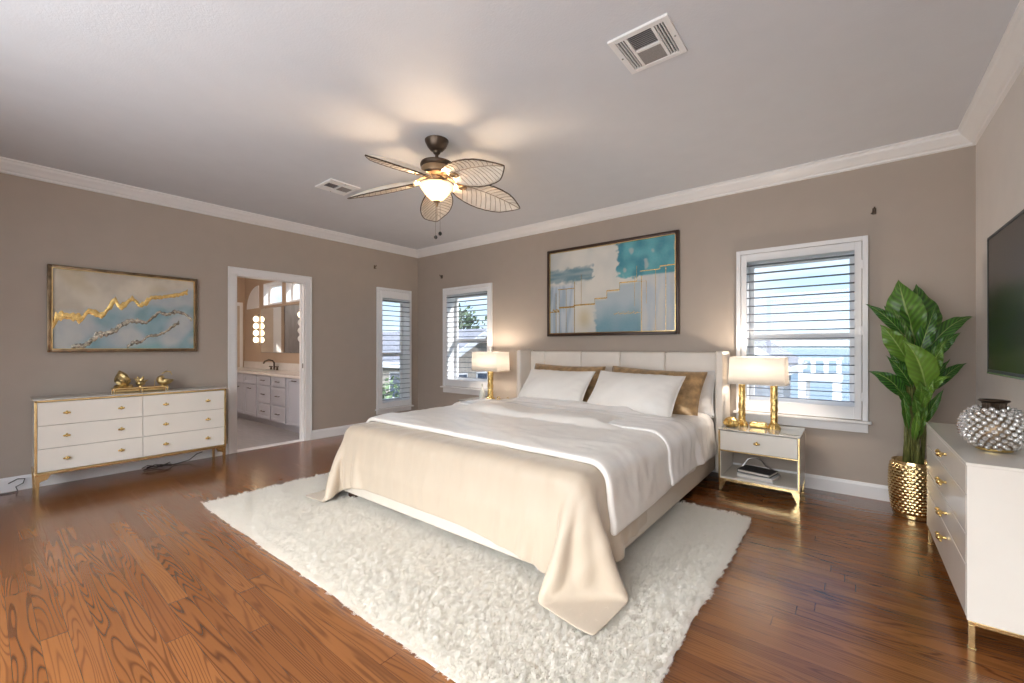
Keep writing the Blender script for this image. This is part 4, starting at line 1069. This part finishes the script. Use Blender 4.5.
# ---------------------------------------------------------------- plant in hammered pot
PX, PYY = 5.815, -.285
pt = thing('potted_plant', 'tall leafy green plant in a hammered gold pot by the right corner', 'potted plant', (PX, PYY, 0))
def pot(b):
    n, mrow = 140, 80; rows = []
    for j in range(mrow+1):
        t = j/mrow; z = .002+.395*t
        r = .098+.034*sin(pi*min(1, .12+t*.62))**1.0
        if t > .86: r -= .006*((t-.86)/.14)
        if t < .07: r = .100+.006*(t < .05)
        ring = []
        for i in range(n):
            a = 2*pi*i/n
            rr = r
            if .09 < t < .95:
                rowi = int((t-.09)/.86*16); off = (rowi % 2)*.5
                uu = (i/n*28+off) % 1-.5; vv = (t-.09)/.86*16 % 1-.5
                rr += 0.0065*max(0, 1-(uu*uu+vv*vv)*4.4)
            ring.append(Vector((PX+rr*cos(a), PYY+rr*sin(a), z)))
        rows.append(ring+[ring[0]])
    vs = gridmesh(b, rows)
    inner = [[Vector((PX+r*cos(2*pi*i/n), PYY+r*sin(2*pi*i/n), z)) for i in range(n+1)] for r, z in ((.118, .397), (.112, .397), (.108, .34))]
    gridmesh(b, inner)
    bmesh.ops.remove_doubles(b, verts=b.verts[:], dist=.0005)
    bmesh.ops.contextual_create(b, geom=[v for v in b.verts if v.co.z < .0025])
simple('pot', pot, M['gold_pot'] if 'gold_pot' in M else M['gold'], pt, 'all')
simple('pot_ring', lambda b: (lathe(b, [(.104, .012), (.113, .016), (.113, .03), (.106, .034)], (PX, PYY, 0), 64)), M['gold'], pt, True)
simple('soil', lambda b: lathe(b, [(.0, .352), (.05, .356), (.11, .35)][::-1], (PX, PYY, 0), 32, lambda a, j, r, z: 0), M['soil'], pt, True)
LEAVES = [ # base, tip, width, bow (towards viewer / up), light
 ((5.822, -.30, 1.25), (5.735, -.28, 1.688), .135, .05, .30, -.35), ((5.828, -.28, 1.22), (5.838, -.20, 1.655), .15, .03, .12, .5),
 ((5.761, -.36, 1.28), (5.548, -.43, 1.513), .045, .05, .05, -.2), ((5.747, -.25, 1.31), (5.660, -.2, 1.51), .05, .03, .1, .2),
 ((5.777, -.40, 1.10), (5.628, -.47, 1.36), .075, .06, .55, -.3), ((5.869, -.42, .89), (5.745, -.50, 1.248), .105, .07, .75, .35),
 ((5.88, -.25, 1.16), (6.135, -.13, 1.408), .06, .08, .10, .0), ((5.875, -.28, 1.09), (6.055, -.25, 1.30), .05, .05, .05, .3),
 ((5.88, -.36, .985), (5.952, -.42, 1.21), .055, .04, .45, .0), ((5.867, -.36, .875), (5.977, -.48, 1.01), .05, .04, .6, -.2),
 ((5.92, -.22, .895), (6.10, -.13, 1.088), .04, .05, .02, .1), ((5.759, -.38, .855), (5.562, -.48, 1.03), .06, .07, .02, -.1),
 ((5.771, -.35, .99), (5.675, -.38, 1.17), .04, .04, .1, 0), ((5.834, -.28, .98), (5.89, -.25, 1.25), .075, .03, .05, .2),
 ((5.80, -.24, 1.02), (5.80, -.12, 1.42), .07, .03, .05, 0), ((5.85, -.40, .80), (5.83, -.52, .97), .045, .05, .35, 0), ((5.79, -.34, .78), (5.70, -.44, .93), .035, .04, .1, 0),
 ((5.83, -.33, 1.12), (5.93, -.30, 1.50), .055, .04, .08, .3), ((5.80, -.33, 1.16), (5.70, -.30, 1.50), .05, .04, .25, -.4), ((5.86, -.38, 1.0), (5.98, -.38, 1.26), .04, .06, .3, .2),
 ((5.80, -.38, .92), (5.66, -.48, 1.14), .045, .05, .05, -.2), ((5.84, -.42, .78), (5.90, -.50, .99), .035, .05, .5, .2), ((5.83, -.40, .70), (5.80, -.50, .88), .03, .04, .2, 0),
 ((5.78, -.34, .62), (5.74, -.40, .90), .028, .03, .15, .3), ((5.84, -.36, .58), (5.88, -.42, .86), .03, .03, .3, -.3), ((5.86, -.33, .66), (5.96, -.36, .92), .032, .04, .1, .2),
 ((5.81, -.38, .55), (5.83, -.46, .80), .026, .03, .45, 0), ((5.80, -.30, .80), (5.72, -.30, 1.06), .04, .04, .05, .3), ((5.87, -.30, .82), (6.0, -.28, 1.12), .04, .04, .05, -.2)]
CAMP = Vector((5.474, -4.422, 1.2))
for i, (b0, tp, wd, bow, lt, rl) in enumerate(LEAVES):
    b0, tp = Vector(b0), Vector(tp); rnd = random.Random(i)
    d = (tp-b0); face = Vector((-.1, -1, .25)).normalized()
    side = d.cross(face).normalized(); nrm = side.cross(d).normalized()
    side = (Matrix.Rotation(rl, 3, d.normalized()) @ side); nrm = side.cross(d).normalized()
    if nrm.dot(face) < 0: nrm = -nrm
    n = 26; mrow = 6; rows = []; att = []
    for a in range(n+1):
        t = a/n; c = b0+d*t+Vector((0, 0, 1))*bow*4*t*(1-t)*.6+nrm*bow*2*t*(1-t)
        w = wd*.82*(sin(pi*min(1, t**.74*.97+.03))**.95)*(1 if t < .55 else 1-.5*((t-.55)/.45)**1.4)
        row = []
        for k in range(-mrow, mrow+1):
            u = k/mrow
            ruf = .006*sin(t*26+k*.5+i)*abs(u)
            row.append(c+side*u*w+nrm*(.62*abs(u)*w-.35*u*u*w+ruf)); att.append((t, u, lt))
        rows.append(row)
    bm = NB(); gridmesh(bm, rows); o = obj('leaf', bm, M['leaf'], pt, 'all', fixn=False)
    at = o.data.attributes.new('leafuv', 'FLOAT_VECTOR', 'POINT'); at.data.foreach_set('vector', [q for p in att for q in p])
    root = Vector((PX+.055*sin(i*2.4), PYY+.05*cos(i*2.4), .345))
    kk = Vector((PX+(b0.x-PX)*.5, PYY+(b0.y-PYY)*.5, .345+(b0.z-.345)*.6))
    simple('leaf_stem', lambda b: tube(b, [root, root.lerp(kk, .55)+Vector((0, 0, .01)), kk, b0.lerp(kk, .3), b0, b0+d*.3+Vector((0, 0, 1))*bow*4*.3*.7*.6+nrm*(bow*2*.3*.7-.002)], [.0055, .005, .005, .0045, .004, .001], 8), M['stem'], o, 'all')
for k, (x, y, hgt) in enumerate(((-.035, -.02, .78), (.012, -.04, .66), (.04, .0, .84))):
    simple('cane', lambda b: tube(b, [(PX+x, PYY+y, .34), (PX+x*1.3+.004, PYY+y*1.2, .34+(hgt-.34)*.5), (PX+x*1.1, PYY+y, hgt)], [.013, .0115, .008], 10), M['stem'], pt, 'all')

# ---------------------------------------------------------------- small wall brackets and cords
def bracket(loc, axis, label):
    x, y, z = loc
    def f(b):
        if axis == 'x':
            box(b, 0, .006, y-.012, y+.012, z-.025, z+.025, .002); tube(b, [(.004, y, z+.01), (.04, y, z+.005), (.045, y, z+.025)], .005, 8); tube(b, [(.004, y, z-.012), (.02, y+.02, z-.02)], .004, 8)
        else:
            box(b, x-.012, x+.012, -.006, 0, z-.025, z+.025, .002); tube(b, [(x, -.004, z+.01), (x, -.04, z+.005), (x, -.045, z+.025)], .005, 8); tube(b, [(x, -.004, z-.012), (x-.02, -.02, z-.02)], .004, 8)
    return tag(simple('curtain_bracket', f, M['bronze'], None, True), label, 'bracket', 'empty curtain rod brackets')
bracket((0, -.80, 2.375), 'x', 'small metal curtain bracket on the left wall above the narrow window')
bracket((.575, 0, 2.275), 'y', 'small metal curtain bracket on the back wall above the corner window')
bracket((5.612, 0, 2.275), 'y', 'small metal curtain bracket on the back wall above the plant')
tag(simple('black_cord', lambda b: tube(b, [(.02, -4.27, .07), (.03, -4.22, .10), (.035, -4.18, .095), (.04, -4.19, .06), (.05, -4.23, .04), (.07, -4.22, .006), (.09, -4.27, .005), (.07, -4.33, .005)], .004, 6), M['black'], None, True), 'thin black cord hanging at the baseboard left of the wide dresser', 'cord')
def tangle(b):
    rnd = random.Random(3); pts = [(.10, -3.42, .008)]
    for k in range(16): pts.append((.12+rnd.uniform(-.04, .04), -3.33+.11*sin(k*1.3)+rnd.uniform(-.02, .02), .008+.035*abs(sin(k*1.7))))
    pts += [(.08, -3.18, .006), (.06, -3.05, .02), (.05, -2.98, .07), (.045, -2.93, .08)]
    tube(b, pts, .004, 6)
tag(simple('black_cord', tangle, M['black'], None, True), 'tangled black cord lying on the floor under the wide dresser', 'cord')

# ---------------------------------------------------------------- bathroom seen through the doorway
struct(simple('floor_bathroom', lambda b: box(b, -3.95, -.12, -4.2, -1.1, -.1, 0), M['tile']))
struct(simple('ceiling_bathroom', lambda b: box(b, -3.95, -.12, -4.2, -1.1, 2.6, 2.7), M['ceiling']))
BWY = -1.16
wall('wall_bathroom_back', 'y', BWY, BWY+.16, -3.95, -.12, 0, 2.6, [(-2.98, -2.20, 1.95, 2.36), (-2.06, -1.35, 1.95, 2.36)], M['bathwall'])
wall('wall_bathroom_end', 'x', -3.97, -3.85, -4.2, BWY+.16, 0, 2.6, [], M['bathwall'])
wall('wall_bathroom_front', 'y', -4.2, -4.08, -3.95, -.12, 0, 2.6, [], M['bathwall'])
for nm, (a, c) in (('window_5', (-2.98, -2.20)), ('window_6', (-2.06, -1.35))):
    w = struct(thing(nm, 'small white transom window above the bathroom mirror', 'window', ((a+c)/2, BWY, 1.95)))
    def fr3(b):
        box(b, a, a+.02, BWY, BWY+.16, 1.95, 2.36); box(b, c-.02, c, BWY, BWY+.16, 1.95, 2.36); box(b, a, c, BWY, BWY+.16, 1.95, 1.97); box(b, a, c, BWY, BWY+.16, 2.34, 2.36)
        for z0, z1 in ((1.97, 2.01), (2.30, 2.34)): box(b, a+.02, c-.02, BWY+.1, BWY+.14, z0, z1)
        box(b, a+.02, a+.06, BWY+.1, BWY+.14, 2.01, 2.30); box(b, c-.06, c-.02, BWY+.1, BWY+.14, 2.01, 2.30)
    simple('frame', fr3, M['trim'], w)
    simple('pane', lambda b: box(b, a+.05, c-.05, BWY+.118, BWY+.122, 2.0, 2.31), M['pane'], w)
def arch(b):
    pts = [(-3.72, 1.93)]+[(-3.72+.55*(1-cos(t)), 1.93+.42*sin(t)) for t in np.linspace(0.1, pi/2, 12)]+[(-3.17, 1.93)]
    prism(b, pts, 'y', BWY-.012, BWY)
struct(simple('trim_arch', arch, M['trim']))
d2 = struct(thing('door_2', 'narrow cream door on the far bathroom end wall', 'door', (-3.85, -1.6, 0)))
simple('slab', lambda b: box(b, -3.85, -3.82, -1.70, -1.26, 0, 2.0, .004), M['cream_door'], d2)
simple('casing', lambda b: (box(b, -3.85, -3.83, -1.86, -1.70, 0, 2.07, .003), box(b, -3.85, -3.83, -1.26, -1.20, 0, 2.07, .003), box(b, -3.85, -3.83, -1.70, -1.26, 2.0, 2.07, .003)), M['trim'], d2)
simple('door_handle', lambda b: tube(b, [(-3.82, -1.65, .95), (-3.77, -1.65, .95), (-3.77, -1.56, .95)], .009, 8), M['bronze'], d2)
VB = BWY-.006
struct(simple('wall_bathroom_tiled', lambda b: box(b, -3.85, -3.83, -3.6, -1.93, 0, 2.1, .002), M['tile']))
vn = thing('vanity_cabinet', 'grey bathroom vanity cabinet with drawers seen through the doorway', 'cabinet', (-1.8, -1.45, 0))
VY = -1.72
simple('body', lambda b: box(b, -3.83, -.215, VY+.018, VB, .1, .775, .002), M['cabinet'], vn)
simple('toe_kick', lambda b: box(b, -3.83, -.215, VY+.08, VB, .0, .1), M['cabinet'], vn)
def shaker(b, x0, x1, z0, z1):
    box(b, x0, x1, VY, VY+.018, z0, z1, .003); f = .045
    box(b, x0, x0+f, VY-.008, VY, z0, z1, .003); box(b, x1-f, x1, VY-.008, VY, z0, z1, .003); box(b, x0+f, x1-f, VY-.008, VY, z0, z0+f, .003); box(b, x0+f, x1-f, VY-.008, VY, z1-f, z1, .003)
def pull(p, x, z, w=.05):
    simple('handle', lambda b: tube(b, [(x-w, VY-.008, z), (x-w, VY-.03, z), (x+w, VY-.03, z), (x+w, VY-.008, z)], .006, 8), M['bronze'], p, True)
for (x0, x1) in ((-2.75, -2.28), (-2.26, -1.78), (-3.25, -2.77)):
    simple('false_front', lambda b: shaker(b, x0, x1, .62, .765), M['cabinet'], vn)
    d = simple('door', lambda b: shaker(b, x0, x1, .115, .605), M['cabinet'], vn); pull(d, (x0+x1)/2, .55)
for (x0, x1) in ((-1.75, -1.27), (-1.23, -.77)):
    for (z0, z1) in ((.63, .765), (.36, .615), (.115, .345)):
        d = simple('drawer', lambda b: shaker(b, x0, x1, z0, z1), M['cabinet'], vn); pull(d, (x0+x1)/2, (z0+z1)/2)
d = simple('door', lambda b: shaker(b, -.73, -.235, .115, .765), M['cabinet'], vn); pull(d, -.48, .735)
ct = thing('vanity_countertop', 'pale marble countertop on the grey bathroom vanity', 'countertop', (-1.8, -1.45, .775))
def slab(b):
    prism(b, [(VY-.025, .775), (VY-.025, .808), (VB, .808), (VB, .775)], 'x', -3.83, -.215)
simple('slab', slab, M['counter'], ct)
simple('backsplash', lambda b: box(b, -3.83, -.215, BWY-.026, VB, .808, .93, .003), M['counter'], ct)
simple('sink_rim', lambda b: lathe(b, [(.2, 0), (.21, .006), (.195, .008), (.17, .002)], (-2.3, -1.46, .8085), 36), M['porcelain'], ct, True)
fc = thing('faucet', 'dark bronze arched bathroom faucet with two handles on the vanity countertop', 'faucet', (-2.25, -1.27, .808))
simple('spout', lambda b: tube(b, [(-2.25, -1.27, .809), (-2.25, -1.27, .93), (-2.26, -1.29, .97), (-2.29, -1.34, .985), (-2.32, -1.39, .96), (-2.33, -1.41, .92)], .014, 10), M['bronze'], fc, True)
for x in (-2.13, -2.37):
    simple('handle', lambda b: (tube(b, [(x, -1.27, .809), (x, -1.27, .86)], [.02, .012], 10), tube(b, [(x-.03, -1.29, .868), (x+.03, -1.26, .868)], .008, 8)), M['bronze'], fc, True)
mi = thing('bathroom_mirror', 'large frameless bathroom mirror over the vanity between globe sconces', 'mirror', (-2.3, BWY, 1.53))
simple('glass', lambda b: box(b, -3.05, -1.47, BWY-.012, BWY-.006, 1.11, 1.90, .002), M['mirrorglass'], mi)
simple('backing', lambda b: box(b, -3.07, -1.45, BWY-.006, BWY, 1.10, 1.91), M['silver'], mi)
def sconce(x, m, label, lit):
    s = thing('globe_sconce', label, 'wall lamp', (x, BWY, 1.53), 'globe sconces by the bathroom mirror')
    simple('back_plate', lambda b: box(b, x-.03, x+.03, BWY-.02, BWY, 1.24, 1.82, .004), M['silver'], s)
    for k in range(4):
        z = 1.335+k*.128
        simple('globe', lambda b: ball(b, (x, BWY-.062, z), .064, 3, (1.1, .6, .85)), m[k], s, True)
    simple('rod', lambda b: tube(b, [(x, BWY-.062, 1.26), (x, BWY-.062, 1.79)], .008, 8), M['silver'], s)
sconce(-3.15, [M['bulb']]*4, 'lit four-globe sconce left of the bathroom mirror', 5)
sconce(-1.385, [M['globe_off']]*3+[M['bulb']], 'four-globe sconce right of the bathroom mirror beside the door jamb', 2)
cl_ = thing('added_ceiling_light', 'round flush light added to brighten the bathroom, on its ceiling out of sight above the doorway', 'added ceiling light', (-1.2, -3.4, 2.6))
simple('diffuser', lambda b: lathe(b, [(.001, -.06), (.1, -.05), (.15, -.02), (.16, 0)], (-1.2, -3.4, 2.6), 32), M['globe_off'], cl_, True)
point('added_bathroom_light', (-1.2, -3.4, 2.42), 48, (1, .9, .82), .15, cl_)  # lamp added out of view to brighten the bathroom

# ---------------------------------------------------------------- outdoors
struct(simple('ground', lambda b: box(b, -60, 60, .4, 16, -3.6, -3.2), M['o_ground']))
struct(simple('ground', lambda b: box(b, -60, -.4, -16, .4, -3.6, -3.2), M['o_ground']))
struct(simple('bay_water', lambda b: box(b, -900, 900, 16, 1800, -4.6, -4.4), M['o_sea']))
struct(simple('far_shore', lambda b: gridmesh(b, [[Vector((-900+60*i, 1500, -4.4)) for i in range(31)], [Vector((-900+60*i, 1500, 4+6*abs(noise.noise((i*.4, 0, 0))))) for i in range(31)]]), M['o_shore']))
def house(name, label, x0, x1, y0, y1, ze, zr, wins, wallm, ridge='x'):
    t = thing(name, label, 'house', ((x0+x1)/2, (y0+y1)/2, -3.2))
    simple('walls', lambda b: box(b, x0, x1, y0, y1, -3.2, ze), M[wallm], t)
    def roof(b):
        e = .45; ym, xm = (y0+y1)/2, (x0+x1)/2
        if ridge == 'x': prism(b, [(y0-e, ze-.1), (ym, zr), (y1+e, ze-.1), (y1+e, ze+.08), (ym, zr+.2), (y0-e, ze+.08)], 'x', x0-e, x1+e)
        else: prism(b, [(x0-e, ze-.1), (xm, zr), (x1+e, ze-.1), (x1+e, ze+.08), (xm, zr+.2), (x0-e, ze+.08)], 'y', y0-e, y1+e)
    simple('roof', roof, M['o_roof'], t)
    def gable(b):
        if ridge == 'x': prism(b, [(y0, ze), ((y0+y1)/2, zr-.02), (y1, ze)], 'x', x0+.01, x1-.01)
        else: prism(b, [(x0, ze), ((x0+x1)/2, zr-.02), (x1, ze)], 'y', y0+.01, y1-.01)
    simple('gable', gable, M[wallm], t)
    def fascia(b):
        e = .47
        if ridge == 'x':
            box(b, x0-e, x1+e, y0-e-.03, y0-e+.02, ze-.16, ze+.06)
            for xx in (x0-e, x1+e):
                prism(b, [(y0-e, ze-.14), ((y0+y1)/2, zr-.04), (y1+e, ze-.14), (y1+e, ze+.1), ((y0+y1)/2, zr+.22), (y0-e, ze+.1)], 'x', xx-.03, xx+.03)
        else:
            box(b, x0-e-.03, x0-e+.02, y0-e, y1+e, ze-.16, ze+.06); box(b, x1+e-.02, x1+e+.03, y0-e, y1+e, ze-.16, ze+.06)
            prism(b, [(x0-e, ze-.14), ((x0+x1)/2, zr-.04), (x1+e, ze-.14), (x1+e, ze+.1), ((x0+x1)/2, zr+.22), (x0-e, ze+.1)], 'y', y0-e-.03, y0-e+.03)
    simple('fascia', fascia, M['o_white'], t)
    for (ax, u, z, w, h) in wins:
        if ax == 'y': f = simple('window', lambda b: box(b, u-w/2, u+w/2, y0-.04, y0, z, z+h, .01), M['o_white'], t); simple('window_pane', lambda b: box(b, u-w/2+.06, u+w/2-.06, y0-.05, y0-.03, z+.06, z+h-.06), M['o_win'], f)
        else: f = simple('window', lambda b: box(b, x1, x1+.04, u-w/2, u+w/2, z, z+h, .01), M['o_white'], t); simple('window_pane', lambda b: box(b, x1+.03, x1+.05, u-w/2+.06, u+w/2-.06, z+.06, z+h-.06), M['o_win'], f)
    return t
house('neighbour_house', 'grey-roofed neighbouring house seen through the corner windows', -12.5, -6.2, 6.2, 10.2, .55, 1.75,
      [('x', 7.0, -.9, .8, 1.1), ('x', 8.3, -.9, .8, 1.1), ('x', 9.4, -.9, .8, 1.1), ('y', -7.2, -.9, .8, 1.1), ('y', -9, -.9, .9, 1.1), ('y', -11, -.9, .9, 1.1)], 'o_beige', 'x')
house('neighbour_house', 'blue-grey house with a dark roof seen through the large window, left side', .2, 3.6, 10.5, 15.5, .55, 1.9,
      [('y', 1.2, -.9, .8, 1.0), ('y', 2.6, -.9, .8, 1.0)], 'o_house', 'y')
def tree(cx, cy, zc, r, name, label, cat, m, group, trunk=True, n=900, sq=1.0, seed=0):
    t = thing(name, label, cat, (cx, cy, -3.2), group)
    def crown(b):
        rnd = random.Random(seed)
        for _ in range(n):
            v = Vector((rnd.gauss(0, 1), rnd.gauss(0, 1), rnd.gauss(0, 1))).normalized()*(rnd.random()**.35)*r
            v.z *= sq; k = 1+.35*noise.noise(v*1.3+Vector((seed, 0, 0))); v *= k
            c = Vector((cx, cy, zc))+v; s = rnd.uniform(.08, .18)*max(.6, r/1.6)
            a = Vector((rnd.gauss(0, 1), rnd.gauss(0, 1), rnd.gauss(0, 1))).normalized(); d = a.orthogonal().normalized(); e = a.cross(d)
            q = [b.verts.new(c+d*s*x+e*s*y*.6+a*s*.2*abs(x)) for x, y in ((-1, 0), (0, -1), (1, 0), (0, 1))]; b.faces.new(q)
    simple('crown', crown, m, t, 'all')
    if trunk: simple('trunk', lambda b: tube(b, [(cx, cy, -3.2), (cx+.1, cy, -1), (cx, cy, zc)], [.2, .15, .05], 8), M['o_trunk'], t)
    return t
tree(-14.6, 14.5, 2.0, 2.0, 'leafy_tree', 'dark leafy tree rising behind the grey neighbouring roof, left one', 'tree', M['o_leaf'], 'trees behind the neighbouring house', seed=1, n=1500)
tree(-9.6, 14.5, 1.7, 1.7, 'leafy_tree', 'dark leafy tree rising behind the grey neighbouring roof, right one', 'tree', M['o_leaf'], 'trees behind the neighbouring house', seed=2, n=1300)
tree(-7.2, 4.2, -1.2, 1.3, 'green_shrub', 'round green shrub low outside the narrow left window', 'shrub', M['o_hedge'], 'shrubs outside', seed=3, n=900)
tree(-4.2, 6.0, -1.6, 1.0, 'green_shrub', 'round green shrub low outside the corner window', 'shrub', M['o_hedge'], 'shrubs outside', seed=4, n=800)
for k, (x, y, z, r) in enumerate(((3.5, 6.6, -.45, .6), (4.8, 6.5, -.5, .55), (6.2, 6.6, -.4, .6))):
    tree(x, y, z, r, 'green_shrub', ['leftmost green shrub below the large window view', 'middle green shrub in front of the white balcony', 'rightmost green shrub below the large window view'][k], 'shrub', M['o_hedge'], 'shrubs outside', seed=10+k, n=1100, sq=.9)
dk = thing('white_balcony', 'white railed balcony deck standing by the water outside the large window', 'balcony', (4.6, 8.6, -3.2))
simple('deck', lambda b: box(b, 4.45, 5.3, 8.0, 9.4, .40, .50), M['o_white'], dk)
simple('top_rail', lambda b: (box(b, 4.45, 5.3, 8.0, 8.06, .89, .94), box(b, 5.24, 5.3, 8.0, 9.4, .89, .94)), M['o_white'], dk)
for x in (4.5, 4.75, 5.0, 5.24): simple('post', lambda b: box(b, x-.045, x+.045, 8.0, 8.09, .5, .94), M['o_white'], dk)
for x in (4.53, 5.2):
    for y in (8.06, 9.3): simple('column', lambda b: box(b, x-.08, x+.08, y-.06, y+.06, -3.2, .40), M['o_white'], dk)
